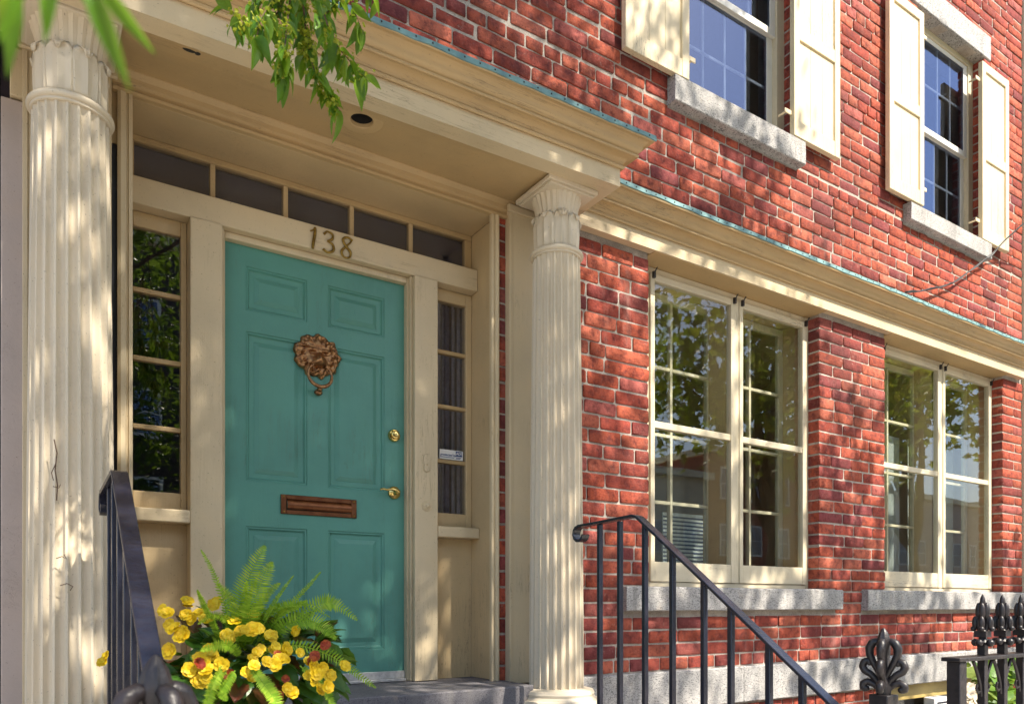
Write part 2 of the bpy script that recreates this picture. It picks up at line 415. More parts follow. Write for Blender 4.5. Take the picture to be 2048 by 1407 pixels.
# bricks
CH = .084; BL = .246; Z0 = 1.135
def brick_mesh(seed):
    q = random.Random(seed); mb = MB(); L, H = .236, .072
    us = [-.5, -.465, 0, .465, .5]; vs = [-.5, -.39, .39, .5]; rows = []
    tilt = q.uniform(-.002, .002); bow = q.uniform(-.0015, .001)
    for v in vs:
        r = []
        for u in us:
            edge = abs(u) == .5 or abs(v) == .5
            x = u * L + q.uniform(-.0022, .0022); z = v * H + q.uniform(-.0018, .0018)
            y = (.0038 if edge else 0) + q.uniform(-.0012, .0012) + tilt * u * 2 + bow * (1 - abs(u) * 2)
            if edge and abs(u) == .5 and abs(v) == .5: x *= .985; z *= .95; y += .003 + q.random() * .004
            r.append((x, y, z))
        rows.append(r)
    if seed % 3 == 0:
        k = q.choice([(0, 0), (0, 4), (3, 0), (3, 4)]); x, y, z = rows[k[0]][k[1]]; rows[k[0]][k[1]] = (x * .93, y + .008, z * .85)
    mb.grid(rows); n = 5
    ring = [j for j in range(5)] + [n + 4, 2 * n + 4] + [3 * n + 4 - j for j in range(5)] + [2 * n, n]
    b = len(mb.v)
    for k in ring: x, y, z = mb.v[k]; mb.v.append((x, .105, z))
    for i in range(len(ring)):
        j = (i + 1) % len(ring); mb.f.append((ring[j], ring[i], b + i, b + j))
    me = bpy.data.meshes.new('brick'); me.from_pydata(mb.v, [], mb.f)
    me.polygons.foreach_set('use_smooth', [True] * len(me.polygons)); me.set_sharp_from_angle(angle=R(48)); me.materials.append(M['brick'])
    return me
BM = [brick_mesh(s) for s in range(14)]
bricks = []
rb = random.Random(3)
HEAD = {0, 33, 41, 50, 58, -4}
for i in range(-13, 75):
    z0 = Z0 + i * CH; z1 = z0 + CH
    if z1 < ZB or z0 > ZT: continue
    pts = sorted({.6, XR, *[x for o in OPEN for x in o[:2] if .6 < x < XR]}); segs = []
    for a, b in zip(pts[:-1], pts[1:]):
        m = (a + b) / 2; lo, hi = z0, z1
        for o in OPEN:
            if o[0] < m < o[1] and o[2] < hi and o[3] > lo:
                if o[2] <= lo and o[3] >= hi: hi = lo
                elif o[2] - lo > hi - o[3]: hi = min(hi, o[2])
                else: lo = max(lo, o[3])
        if hi - lo > .035:
            if segs and abs(segs[-1][1] - a) < 1e-6 and abs(segs[-1][2] - lo) < 1e-6 and abs(segs[-1][3] - hi) < 1e-6: segs[-1][1] = b
            else: segs.append([a, b, lo, hi])
    hd = i in HEAD
    L = BL / 2 if hd else BL; x0 = (.062 if hd else (i % 2) * BL / 2) + rb.uniform(-.03, .03)
    for a, b, lo, hi in segs:
        x = x0 + math.floor((a - x0) / L) * L; cuts = [a]
        while x < b:
            if a + 1e-6 < x: cuts.append(x)
            x += L / 2 if (not hd and rb.random() < .055) else L
        cuts.append(b)
        while len(cuts) > 2 and cuts[1] - cuts[0] < .1: cuts.pop(1)
        while len(cuts) > 2 and cuts[-1] - cuts[-2] < .1: cuts.pop(-2)
        for p0, p1 in zip(cuts[:-1], cuts[1:]):
            j0 = .0060 if p0 > a + 1e-6 else -.0045; j1 = .0060 if p1 < b - 1e-6 else -.0045
            bricks.append((p0 + j0 + rb.uniform(-.0015, .0015), p1 - j1 + rb.uniform(-.0015, .0015), lo + .0063 + (.007 if i == 42 else 0) + rb.uniform(-.001, .001), hi - .0063 - (.006 if i == 41 else 0) + rb.uniform(-.001, .001)))
HID = [(1250, 1380, -50, 155), (1588, 1680, -50, 318), (1780, 1850, -50, 410), (1965, 2020, 120, 500), (1057, 1167, 380, 1400)]
def area(b):
    c = [proj(b[0], 0, b[2]), proj(b[1], 0, b[2]), proj(b[1], 0, b[3]), proj(b[0], 0, b[3])]
    mx = sum(p[0] for p in c) / 4; my = sum(p[1] for p in c) / 4
    if not (0 < mx < 2048 and 0 < my < 1407) or b[1] < 2.15 and b[2] < 3.9: return 0
    if any(h[0] < mx < h[1] and h[2] < my < h[3] for h in HID): return 0
    X = (b[0] + b[1]) / 2
    if X < 2.7:                                  # behind the porch roof
        y_edge = proj(min(X, 2.64), -.63, 3.88)[1]
        if b[2] > 3.8 and b[3] < 4.12 + (2.64 - X) * .05: return 0
    s = 0
    for q in range(4): x1, y1 = c[q]; x2, y2 = c[(q + 1) % 4]; s += x1 * y2 - x2 * y1
    return abs(s)
bricks.sort(key=area, reverse=True)
MISSING = [at(1485, 335, 0), at(872, 22, 0), at(1270, 210, 0), at(1195, 60, 0)]
BV, BF, off = [], [], 0
for n, (x0, x1, z0, z1) in enumerate(bricks):
    me = BM[rb.randrange(len(BM))]
    y = rb.uniform(-.0055, .0022) 
    cx, cz = (x0 + x1) / 2, (z0 + z1) / 2
    for mp in MISSING:
        if abs(mp.x - cx) < .12 and abs(mp.z - cz) < .042: y = .0055
    fx = -1 if rb.random() < .5 else 1
    mtx = Matrix.Translation((cx, y, cz)) @ Matrix.Rotation(rb.gauss(0, .006), 4, 'Y') @ Matrix.Diagonal(((x1 - x0) / .236, 1, (z1 - z0) / .072, 1))
    if n < 300:
        o = bpy.data.objects.new('brick', me); col.objects.link(o); o.parent = wall; o.matrix_local = mtx
    else:
        vv = [tuple(mtx @ v.co) for v in me.vertices]; BV += vv
        BF += [tuple(off + k for k in p.vertices) for p in me.polygons]; off += len(vv)
me = bpy.data.meshes.new('brickwork'); me.from_pydata(BV, [], BF); me.polygons.foreach_set('use_smooth', [True] * len(me.polygons))
me.set_sharp_from_angle(angle=R(48)); me.materials.append(M['brick'])
bw = bpy.data.objects.new('brickwork', me); col.objects.link(bw); bw.parent = wall; bw['kind'] = 'stuff'

# granite courses
def stone(name, x0, x1, y0, y1, z0, z1, mat, parent, n=None, amp=.004):
    nx = n or max(2, int((x1 - x0) / .06)); nz = 4; mb = MB()
    us = [x0 + (x1 - x0) * i / nx for i in range(nx + 1)]
    prof = [(y1, z0), (y0 + .006, z0), (y0, z0 + .006)] + [(y0, z0 + (z1 - z0) * k / nz) for k in range(1, nz)] + [(y0, z1 - .006), (y0 + .006, z1), (y1, z1)]
    rows = []
    for u in us:
        r = []
        for k, (y, z) in enumerate(prof):
            d = mnoise.noise(Vector((u * 9, y * 9 + 3, z * 9))) * amp + mnoise.noise(Vector((u * 31, y * 31, z * 31))) * amp * .5
            r.append((u, y + (d if 0 < k < len(prof) - 1 else 0), z + (d * .6 if 0 < k < len(prof) - 1 else 0)))
        rows.append(r)
    mb.grid(rows, True); mb.fan(rows[0]); mb.fan(rows[-1][::-1])
    return mb.build(name, mat, parent, smooth=40)
cs = [2.46, 4.02, 5.62, 6.9, XR + .01]
for a, b in zip(cs[:-1], cs[1:]): stone('granite_course_block', a + .002, b - .002, -.035, .006, .892, 1.131, M['granite'], house)

# ---------------------------------------------------------------- lower windows
def hinge_mb(x, y, z): return MB().box(x - .008, x + .008, y - .018, y, z - .03, z + .01).tube([(x, y - .02, z + .005), (x, y - .03, z + .02), (x + .01, y - .028, z + .03)], .004, 6)
def low_window(x0, x1, label):
    Y = .10; z0, z1 = 1.655, 3.69; xm = (x0 + x1) / 2
    fr = MB()
    fr.box(x0, x0 + .10, Y, Y + .05, z0, z1 - .02); fr.box(x1 - .032, x1, Y - .004, Y + .05, z0, z1 - .02)   # jambs
    fr.box(x0 + .10, x1 - .032, Y - .002, Y + .05, z0, z0 + .032)
    fr.box(x0 + .10, x1 - .032, Y + .002, Y + .05, z1 - .06, z1 - .02)
    fr.box(xm - .018 + .06, xm + .018 + .06, Y - .008, Y + .05, z0 + .032, z1 - .06)
    win = fr.build('window', M['window'], house, .004)
    win['label'] = label
    MB().box(x0, x1, FR + .012, Y + .06, z1 - .018, z1).build('head_board', M['tan_h'], win, .002)
    xc = xm + .06; lights = [(x0 + .102, xc - .02), (xc + .02, x1 - .034)]
    zb = z0 + .034; zt = z1 - .062; zr = 2.68
    for k, (a, b) in enumerate(lights):
        c = MB(); l = .036
        c.box(a, a + l, Y - .014, Y + .03, zb, zt); c.box(b - l - .01, b, Y - .014, Y + .03, zb, zt)
        cas = c.build('casement', M['window'], win, .003)
        for q0, q1 in ((zb, zb + .125), (zt - .045, zt)): MB().box(a + l, b - l - .01, Y - .012, Y + .03, q0, q1).build('rail', M['window_h'], win, .003)
        MB().box(a + l, b - l - .01, Y - .010, Y + .03, zr - .022, zr + .022).build('glazing_bar', M['window_h'], win, .004)
        for (q0, q1) in ((zb + .125, zr - .022), (zr + .022, zt - .045)):
            MB().box(a + l - .004, b - l - .006, Y + .006, Y + .010, q0 - .004, q1 + .004).build('pane', M['glass'], win)
        for hx in (a + .02, b - .02): hinge_mb(hx, Y - .014, zt - .005).build('hook', M['iron_old'], win)
        # inner sash, a hand's breadth behind
        Yi = .31; ia, ib = a - .01, b + .02; s = MB()
        s.frame(ia, ib, Yi, Yi + .035, zb + .02, zt + .01, .05, .05, .07, .05)
        mx_ = (ia + ib) / 2; hz = [zb + .09 + (zt - .04 - zb - .09) * t / 4 for t in (1, 2, 3)]
        s.build('inner_sash', M['window'], win, .003)
        MB().box(mx_ - .011, mx_ + .011, Yi - .004, Yi + .03, zb + .09, zt - .04).build('muntin', M['window'], win, .002)
        cols_ = ((ia + .05, mx_ - .011), (mx_ + .011, ib - .05))
        for z in hz:
            for (c0, c1) in cols_: MB().box(c0, c1, Yi - .002, Yi + .03, z - .011, z + .011).build('muntin', M['window_h'], win, .002)
        ez = [zb + .09] + hz + [zt - .04]
        for (c0, c1) in cols_:
            for q in range(4): MB().box(c0 - .003, c1 + .003, Yi + .014, Yi + .017, ez[q] + .008, ez[q + 1] - .008).build('inner_pane', M['glass_in'], win)
    # deep reveal boards between storm casements and sashes
    rv = MB(); rv.box(x0 + .04, x0 + .09, Y + .051, .36, z0, z1 - .02); rv.box(x1 - .012, x1 + .03, Y + .051, .36, z0, z1 - .02)
    rv.box(xc - .045, xc + .01, Y + .051, .36, z0, z1 - .02); rv.box(x0 + .091, xc - .046, Y + .052, .36, z1 - .045, z1 - .021); rv.box(xc + .011, x1 - .013, Y + .052, .36, z1 - .045, z1 - .021)
    rv.box(x0 + .091, xc - .046, Y + .052, .36, z0 - .01, z0 + .03); rv.box(xc + .011, x1 - .013, Y + .052, .36, z0 - .01, z0 + .03)
    rv.build('reveal', M['tan_v'], win, .002)
    return win
w1 = low_window(*W1, 'tall paired window beside the right porch column')
w2 = low_window(*W2, 'tall paired window at the far right of the ground floor')
stone('sill', 2.968, 5.087, -.055, .12, 1.505, 1.652, M['granite'], w1)
stone('sill', 5.408, XR + .06, -.055, .12, 1.497, 1.652, M['granite'], w2)
# frieze and crown above the windows
def sweepL(mb, prof, xl, xr, yf, yb, tilt=0.0, closed=False):
    rows = [[(xl, yf - e, z - tilt * (xr - xl)) for e, z in prof], [(xr + e, yf - e, z) for e, z in prof], [(xr + e, yb, z) for e, z in prof]]
    n = 14; first = [[tuple(rows[0][k][c] + (rows[1][k][c] - rows[0][k][c]) * t / n for c in range(3)) for k in range(len(prof))] for t in range(n)]
    return mb.grid(first + rows[1:], closed)
def crown_profile(z, h, e):              # from frieze top upward; e = projection
    p = [(0.0, z), (.012, z - .004), (.017, z + .002), (.017, z + .010), (.009, z + .013), (.009, z + .017)]
    for t in range(7): a = t / 6 * math.pi / 2; p.append((.011 + (e * .42 - .011) * (1 - math.cos(a)), z + .018 + (h * .36 - .018) * math.sin(a)))
    p += [(e * .42 + .001, z + h * .355), (e * .42 + .012, z + h * .335), (e * .42 + .016, z + h * .36), (e * .42 + .016, z + h * .42), (e * .42 + .004, z + h * .45)]
    for t in range(1, 10):
        s = t / 9; p.append((e * .46 + (e * .86 - e * .46) * (s + .13 * math.sin(2 * math.pi * s)), z + h * (.45 + .39 * s)))
    p += [(e * .9, z + h * .838), (e, z + h * .83), (e + .003, z + h * .86), (e, z + h)]
    return p
wc = MB(); sweepL(wc, [(-.06, 3.692), (-.055, 3.676), (0, 3.676), (0, 3.763)], 2.50, 7.93, FR, .0)
cor = wc.build('window_cornice', M['cream_h'], house, smooth=30)
sweepL(MB(), crown_profile(3.7635, .15, .125), 2.53, 7.93, FR, .0).build('crown_moulding', M['tan_h'], cor, smooth=30)
def flashing(name, xl, xr, yf, yb, z, e, tilt, parent, seed):
    q = random.Random(seed); mb = MB(); n = int((xr - xl) / .07); rows = []
    def ring(x, y, dx, dy, zz):
        j = q.uniform(-.002, .002); dr = q.uniform(-.003, .004)
        return [(x, yb, zz + .05), (x + dx * .0, y, zz + .004 + j), (x + dx * .006, y - dy * .006, zz + .002 + j), (x + dx * .008, y - dy * .008, zz - .022 + dr), (x + dx * .003, y - dy * .003, zz - .023 + dr)]
    for i in range(n + 1):
        x = xl + (xr + e - xl) * i / n; rows.append(ring(x, yf - e, 0 if i < n else 1, 1, z - tilt * (xr - x)))
    mb.grid(rows); mb.box(xr + e - .002, xr + e + .005, yf - e - .004, yb, z - .02, z + .004)
    o = mb.build(name, M['patina'], parent, smooth=40); nails = MB()
    x = xl + .05
    while x < xr + e:
        nails.sphere((x, yf - e - .0085, z - .010 - tilt * (xr - x)), .004, .003, .004, 6, 4); x += .075
    nails.build('nail', M['iron_old'], parent).__setitem__('kind', 'stuff')
flashing('copper_flashing', 2.56, 7.93, FR, .0, 3.922, .125, 0, cor, 4)

# ---------------------------------------------------------------- upper windows
def up_window(x0, x1, label, sx, lx):
    Y = .10; z0, z1 = UZ; fr = MB()
    fr.frame(x0, x1, Y - .005, Y + .07, z0, z1, .085, .085, .03, .05)
    win = fr.build('window', M['window'], house, .003); win['label'] = label
    a, b = x0 + .085, x1 - .085; zm = 5.635
    for k, (q0, q1, yy) in enumerate(((z0 + .03, zm + .012, Y + .035), (zm - .022, z1 - .05, Y + .008))):
        s = MB().frame(a, b, yy, yy + .026, q0, q1, .05 if 0 else .028, .06, .05, .036)
        s.build('sash', M['sash_white'], win, .003)
        ga, gb, g0, g1 = a + .028, b - .06, q0 + .05, q1 - .036
        MB().box(ga - .004, gb + .004, yy + .004, yy + .007, g0 - .004, g1 + .004).build('pane', M['glass_up'], win)
        for t in (1, 2, 3):
            x = ga + (gb - ga) * t / 4; MB().box(x - .009, x + .009, yy + .012, yy + .022, g0, g1).build('muntin', M['sash_white'], win)
        for t in range(4):
            xa = ga + (gb - ga) * t / 4 + .009 * (t > 0); xb = ga + (gb - ga) * (t + 1) / 4 - .009 * (t < 3)
            MB().box(xa, xb, yy + .0125, yy + .0215, (g0 + g1) / 2 - .009, (g0 + g1) / 2 + .009).build('muntin', M['sash_white'], win)
    stone('sill', sx[0], sx[1], -.068, .11, sx[2], sx[3], M['granite'], win)
    stone('lintel', lx[0], lx[1], -.012, .10, 6.50, 6.72, M['granite'], win)
    MB().box(x0 + .01, x1 - .01, .1, .12, 6.47, 6.4995).build('head_board', M['tan_h'], win)
    return win
up_window(*U1, 'upstairs sash window between the two left shutters', (3.352, 4.628, 4.646, 4.812), (3.365, 4.755))
up_window(*U2, 'upstairs sash window between the two right shutters', (5.987, 7.298, 4.642, 4.787), (6.055, 7.408))

def shutter(x0, x1, z0, z1, label, flip=1):
    ya, yb = -.072, -.034; s = .062; zm = 5.545; mb = MB()
    mb.box(x0, x0 + s, ya, yb, z0, z1); mb.box(x1 - s, x1, ya, yb, z0, z1)
    o = mb.build('shutter', M['shutter'], house, .003); o['label'] = label
    for (q0, q1) in ((z0, z0 + .11), (zm - .045, zm + .045), (z1 - .075, z1)):
        MB().box(x0 + s, x1 - s, ya + .001, yb, q0, q1).build('rail', M['shutter'], o, .003)
    for (q0, q1) in ((z0 + .11, zm - .045), (zm + .045, z1 - .075)):
        p = MB(); d = .022
        n = 3; w_ = (x1 - x0 - 2 * s) / n
        for k in range(n):
            p.box(x0 + s + k * w_ + (.0016 if k else 0), x0 + s + (k + 1) * w_, ya + .013, yb - .006, q0, q1)
        p.build('panel', M['shutter'], o, .0015)
    hx = x1 if flip < 0 else x0
    for z in (z0 + .16, z1 - .16):
        k = MB(); k.box(hx - flip * .075, hx - flip * .002, -.052, -.044, z - .015, z + .015) if flip > 0 else k.box(hx + .002, hx + .075, -.052, -.044, z - .015, z + .015)
        k.tube([(hx - flip * .05, -.046, z), (hx - flip * .05, .02, z)], .008, 6)
        k.build('hinge', M['shutter'], o, .002)
    return o
shutter(2.945, 3.470, 4.805, 6.40, 'cream shutter left of the first upstairs window', -1)
shutter(4.497, 5.028, 4.815, 6.40, 'cream shutter right of the first upstairs window', 1)
shutter(5.672, 6.168, 4.797, 6.37, 'cream shutter left of the second upstairs window', -1)
shutter(7.125, 7.614, 4.785, 6.362, 'cream shutter right of the second upstairs window', 1)

# ---------------------------------------------------------------- rooms behind the glass
def shell(x0, x1, y0, y1, z0, z1, mat, name, open_front=True, floor=None):
    t = .06; mb = MB()
    mb.box(x0 - t, x1 + t, y1, y1 + t, z0 - t, z1 + t); mb.box(x0 - t, x0, y0, y1, z0, z1); mb.box(x1, x1 + t, y0, y1, z0, z1)
    mb.box(x0 - t, x1 + t, y0, y1, z1, z1 + t); mb.box(x0 - t, x1 + t, y0, y1, z0 - t, z0)
    return mb.build(name, mat, house)
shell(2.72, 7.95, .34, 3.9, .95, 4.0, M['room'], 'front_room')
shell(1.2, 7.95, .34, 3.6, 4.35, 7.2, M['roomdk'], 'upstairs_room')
shell(.24, 2.30, .345, 3.4, 1.08, 3.72, M['hall'], 'entrance_hall')
MB().box(2.73, 7.94, .36, 3.88, .951, .97).build('room_floor', M['floor_in'], house)

# ---------------------------------------------------------------- entrance
YD = .26                                   # face of the door
sur = MB()
# reveal side panels, head soffit
sur.box(2.095, 2.106, .0, .30, 1.142, 3.60); sur.box(.312, .35, .0, .30, 1.142, 3.60); sur.box(.35, 2.095, .002, .30, 3.60, 3.66)
surround = sur.build('door_surround', M['tan_v'], house, .002); surround['label'] = 'tan wooden reveal around the teal front door'
# architrave on the wall face
def arch(xa, xb, s):
    mb = MB(); w_ = xb - xa
    prof = [(0, 0), (0, .022), (.25, .024), (.30, .016), (.42, .016), (.48, .026), (.8, .03), (1, .022), (1, 0)]
    rows = [[(xa + (u if s > 0 else 1 - u) * w_, -y, z) for u, y in prof] for z in (1.142, 3.60)]
    return mb.grid(rows).fan(rows[0]).fan(rows[1])
arch(2.058, 2.106, 1).build('architrave', M['cream_v'], surround, smooth=25); arch(.308, .362, -1).build('architrave', M['cream_v'], surround, smooth=25)
hp = [(0, 3.600), (.024, 3.600), (.028, 3.612), (.018, 3.618), (.018, 3.634), (.03, 3.642), (.034, 3.66), (.05, 3.676), (.055, 3.69), (0, 3.70)]
rows = [[(x, -y, z) for y, z in hp] for x in [.29 + i * .1 for i in range(20)]]
MB().grid(rows).build('head_moulding', M['tan_h'], surround, smooth=25)
# transom bar
MB().box(.352, 2.093, .185, .30, 3.268, 3.387).build('transom_bar', M['cream_h'], surround, .004)
# pilasters beside the door
for xa, xb in ((.612, .750), (1.706, 1.842)):
    MB().box(xa, xb, .172, .31, 1.143, 3.266).build('pilaster', M['cream_v'], surround, .004)
st = MB(); st.box(.751, .771, .225, .31, 1.143, 3.266); st.box(1.686, 1.705, .225, .31, 1.143, 3.266); st.box(.771, 1.686, .226, .31, 3.236, 3.266)
st.box(1.6945, 1.7055, .20, .2245, 1.143, 3.266); st.box(.7505, .7615, .20, .2245, 1.143, 3.266)
st.build('door_stop', M['cream_v'], surround, .003)
# transom lights
tr = MB(); tr.box(.352, 2.093, .25, .29, 3.388, 3.419); tr.box(.352, 2.093, .25, .29, 3.572, 3.599); tr.box(.352, .397, .252, .29, 3.419, 3.572); tr.box(2.052, 2.093, .252, .29, 3.419, 3.572)
transom = tr.build('transom', M['tan_h'], house, .003); transom['label'] = 'row of five small dark panes above the door'
tx = [.397, .723, 1.058, 1.394, 1.723, 2.052]
for k in range(5):
    a = tx[k] + (.011 if k else 0); b = tx[k + 1] - (.011 if k < 4 else 0)
    MB().box(a - .003, b + .003, .268, .271, 3.416, 3.575).build('pane', M['glass_dk'], transom)
    if k: MB().box(tx[k] - .0115, tx[k] + .0115, .254, .288, 3.419, 3.572).build('muntin', M['tan_v'], transom, .003)
# sidelights
def sidelight(x0, x1, g0, g1, label):
    mb = MB(); z0, z1 = 1.965, 3.266; Y = .25
    mb.box(x0, g0, Y, Y + .045, z0, z1); mb.box(g1, x1, Y, Y + .045, z0, z1); mb.box(g0, g1, Y + .001, Y + .045, z0, 2.045); mb.box(g0, g1, Y + .001, Y + .045, 3.20, z1)
    o = mb.build('sidelight', M['tan_v'], house, .004); o['label'] = label
    zz = [2.045, 2.328, 2.627, 2.926, 3.20]
    for k in range(4):
        MB().box(g0 - .003, g1 + .003, Y + .016, Y + .019, zz[k] + (.009 if k else -.003), zz[k + 1] - (.009 if k < 3 else -.003)).build('pane', M['glass_dk'], o)
        if k: MB().box(g0, g1, Y + .004, Y + .04, zz[k] - .0105, zz[k] + .0105).build('muntin', M['tan_h'], o, .003)
    MB().box(x0 - .0, x1 + .0, .165, Y + .05, 1.905, 1.963).build('sill', M['cream_h'], o, .006)
    MB().box(x0, x1, Y + .005, Y + .05, 1.142, 1.904).build('lower_panel', M['tan_v'], o)
    return o
sidelight(.352, .611, .392, .586, 'left sidelight of four dark panes'); sidelight(1.843, 2.094, 1.868, 2.056, 'right sidelight of four panes with a sticker')
cu = MB()
for k in range(26):
    x = 1.80 + k * .013; cu.box(x, x + .0128, .42 + .02 * math.sin(k * 1.9), .43 + .02 * math.sin(k * 1.9), 1.95, 3.25)
cu.build('curtain', M['curtain'], house)
MB().box(.36, 2.08, .330, .334, 3.40, 3.59).build('transom_backing', M['backing_dk'], house)  # added panel, coloured to give the transom panes a blue-grey look

# door
dx0, dx1, dz0, dz1 = .772, 1.685, 1.196, 3.235
px_ = [(.872, 1.165), (1.270, 1.574)]; pz_ = [(1.312, 1.916), (2.130, 2.836), (2.935, 3.142)]
mb = MB(); ys = (YD, YD + .045)
mb.box(dx0, px_[0][0], *ys, dz0, dz1); mb.box(px_[1][1], dx1, *ys, dz0, dz1); mb.box(px_[0][1], px_[1][0], *ys, dz0, dz1)
zc = [dz0] + [z for p in pz_ for z in p] + [dz1]
for a, b in px_:
    for k in range(0, 8, 2): mb.box(a, b, ys[0] + .0003, ys[1], zc[k], zc[k + 1])
door = mb.build('door', M['teal'], house); door['label'] = 'teal six-panel front door with lion knocker'
for a, b in px_:
    for q0, q1 in pz_:
        def rg(i, y): return [(a + i, YD + y, q0 + i), (b - i, YD + y, q0 + i), (b - i, YD + y, q1 - i), (a + i, YD + y, q1 - i)]
        rows = [rg(0, .002), rg(.004, .006), rg(.010, .005), rg(.016, .014), rg(.020, .016), rg(.040, .016), rg(.042, .014), rg(.062, .007)]
        MB().grid(rows, True).fan(rows[-1]).build('panel', M['teal'], door, smooth=20)
MB().box(dx0, dx1, YD - .012, YD + .03, 1.158, 1.196).box(dx0, dx1, YD - .028, YD + .0, 1.143, 1.157).build('door_sweep', M['alu'], door, .002)
# lion knocker
K = Vector((1.215, YD, 2.775))
def lion():
    mb = MB(); NA, NRr = 96, 26; rows = []
    g = lambda u, v, cu_, cv, su, sv: math.exp(-((u - cu_) / su) ** 2 - ((v - cv) / sv) ** 2)
    for i in range(NRr + 1):
        r = i / NRr; row = []
        for j in range(NA):
            th = 2 * math.pi * j / NA; c, s = math.cos(th), math.sin(th)
            lob = 1 + .055 * math.sin(9 * th + 1) + .03 * math.sin(17 * th)
            sh = 1.0 - .16 * max(0, -s) ** 1.5 + .05 * max(0, s) ** 4
            u, v = r * c * sh * lob, r * s * lob
            h = .026 * math.sqrt(max(0, 1 - r ** 4))
            mane = max(0, min(1, (r - .5) / .15))
            h += mane * (1 - r ** 6) * (.007 * math.sin(th * 15 + 5 * math.sin(r * 7)) + .005 * math.sin(th * 27 - r * 16))
            h += .022 * g(u, v, 0, -.32, .26, .22) + .016 * g(u, v, 0, -.12, .13, .30) + .010 * g(u, v, 0, -.18, .15, .09)
            h += .010 * (g(u, v, .17, -.36, .13, .13) + g(u, v, -.17, -.36, .13, .13))
            h += .012 * (g(u, v, .27, .22, .17, .07) + g(u, v, -.27, .22, .17, .07)) + .010 * g(u, v, 0, .5, .35, .14)
            h -= .016 * (g(u, v, .26, .10, .12, .06) + g(u, v, -.26, .10, .12, .06)); h += .007 * (g(u, v, .25, .10, .05, .035) + g(u, v, -.25, .10, .05, .035))
            h -= .016 * g(u, v, 0, -.55, .22, .05) + .008 * (g(u, v, .07, -.2, .03, .03) + g(u, v, -.07, -.2, .03, .03))
            h += .012 * g(u, v, 0, -.72, .18, .12)
            if i == NRr: h = -.004
            row.append((K.x + u * .118, K.y - h, K.z + v * .108))
        rows.append(row)
    mb.grid(rows, True); return mb
lion().build('lion_knocker', M['bronze'], door, smooth=60)
rg_ = []
for k in range(29):
    a = math.pi * .5 + .55 + (2 * math.pi - 1.1) * k / 28; rg_.append((K.x + .060 * math.cos(a), K.y - .045 + .008 * math.sin(a), K.z - .104 + .058 * math.sin(a)))
kr = MB().tube(rg_, [.0065 + .003 * max(0, -math.sin(math.pi * .5 + .55 + (2 * math.pi - 1.1) * k / 28)) for k in range(29)], 10)
kr.sphere((K.x, K.y - .036, K.z - .172), .013, .016, .012); kr.sphere((K.x, K.y - .018, K.z - .182), .021, .018, .016)
kr.build('knocker_ring', M['bronze'], door, smooth=60)
# mail slot
ms = MB(); ms.frame(1.034, 1.418, YD - .010, YD, 1.984, 2.078, .028, .028, .022, .022); mail = ms.build('mail_slot', M['slot'], door, .003)
fl = []
for k in range(9): a = k / 8; fl.append([(x, YD - .008 - .010 * math.sin(a * math.pi) ** .7 - .004 * (1 - a), 2.007 + .048 * a) for x in (1.063, 1.389)])
MB().grid(fl).build('mail_flap', M['slot'], door, smooth=50)
sm = MB()
for x in (1.048, 1.404):
    for z in (1.995, 2.067): sm.sphere((x, YD - .010, z), .005, .003, .005, 8, 5)
sm.build('screws', M['oldbrass'], door)
# deadbolt and lever
def ydisc(mb, cx, cz, prof, n=28):
    rows = [[(cx + r * math.cos(2 * math.pi * k / n), YD - y, cz + r * math.sin(2 * math.pi * k / n)) for k in range(n)] for r, y in prof]
    return mb.grid(rows, True).fan(rows[-1])
ydisc(MB(), 1.625, 2.432, [(.033, 0), (.033, .010), (.029, .016), (.022, .018), (.021, .030), (.017, .033), (.006, .033)]).box(1.6235, 1.6265, YD - .0345, YD - .032, 2.425, 2.438).build('deadbolt', M['brass'], door, smooth=40)
lv = ydisc(MB(), 1.627, 2.132, [(.034, 0), (.034, .006), (.030, .012), (.016, .016), (.011, .020), (.011, .045)])
lv.tube([(1.635, YD - .045, 2.130), (1.615, YD - .052, 2.140), (1.59, YD - .054, 2.142), (1.565, YD - .052, 2.137), (1.545, YD - .050, 2.140), (1.53, YD - .048, 2.137)], [.010, .010, .0075, .006, .005, .006], 10)
lv.build('lever_handle', M['brass'], door, smooth=60)
# house numbers
YN = .183
def stroke(name, pts, rad):
    n = 40; P_ = [Vector((p[0], YN - .005, p[1])) for p in pts]; out, rr = [], []
    for k in range(n):
        t = k / (n - 1) * (len(P_) - 1); i = min(int(t), len(P_) - 2); f = t - i
        p0, p1, p2, p3 = P_[max(i - 1, 0)], P_[i], P_[i + 1], P_[min(i + 2, len(P_) - 1)]
        out.append(.5 * ((2 * p1) + (p2 - p0) * f + (2 * p0 - 5 * p1 + 4 * p2 - p3) * f * f + (3 * p1 - p0 - 3 * p2 + p3) * f ** 3))
        ra = rad[min(i, len(rad) - 1)]; rb2 = rad[min(i + 1, len(rad) - 1)]; rr.append(ra + (rb2 - ra) * f)
    MB().tube(out, rr, 8).build(name, M['oldbrass'], surround, smooth=60)
x, z = 1.172, 3.318
stroke('house_number', [(x - .018, z + .030), (x - .002, z + .040), (x + .006, z + .050), (x + .004, z + .02), (x - .004, z - .03), (x - .006, z - .052)], [.003, .004, .006, .0075, .0075, .006])
x, z = 1.245, 3.318
stroke('house_number', [(x - .022, z + .034), (x - .006, z + .050), (x + .020, z + .042), (x + .018, z + .018), (x - .006, z + .004), (x + .020, z - .006), (x + .024, z - .034), (x - .004, z - .052), (x - .028, z - .040)], [.006, .004, .006, .006, .003, .006, .0075, .005, .007])
x, z = 1.337, 3.315
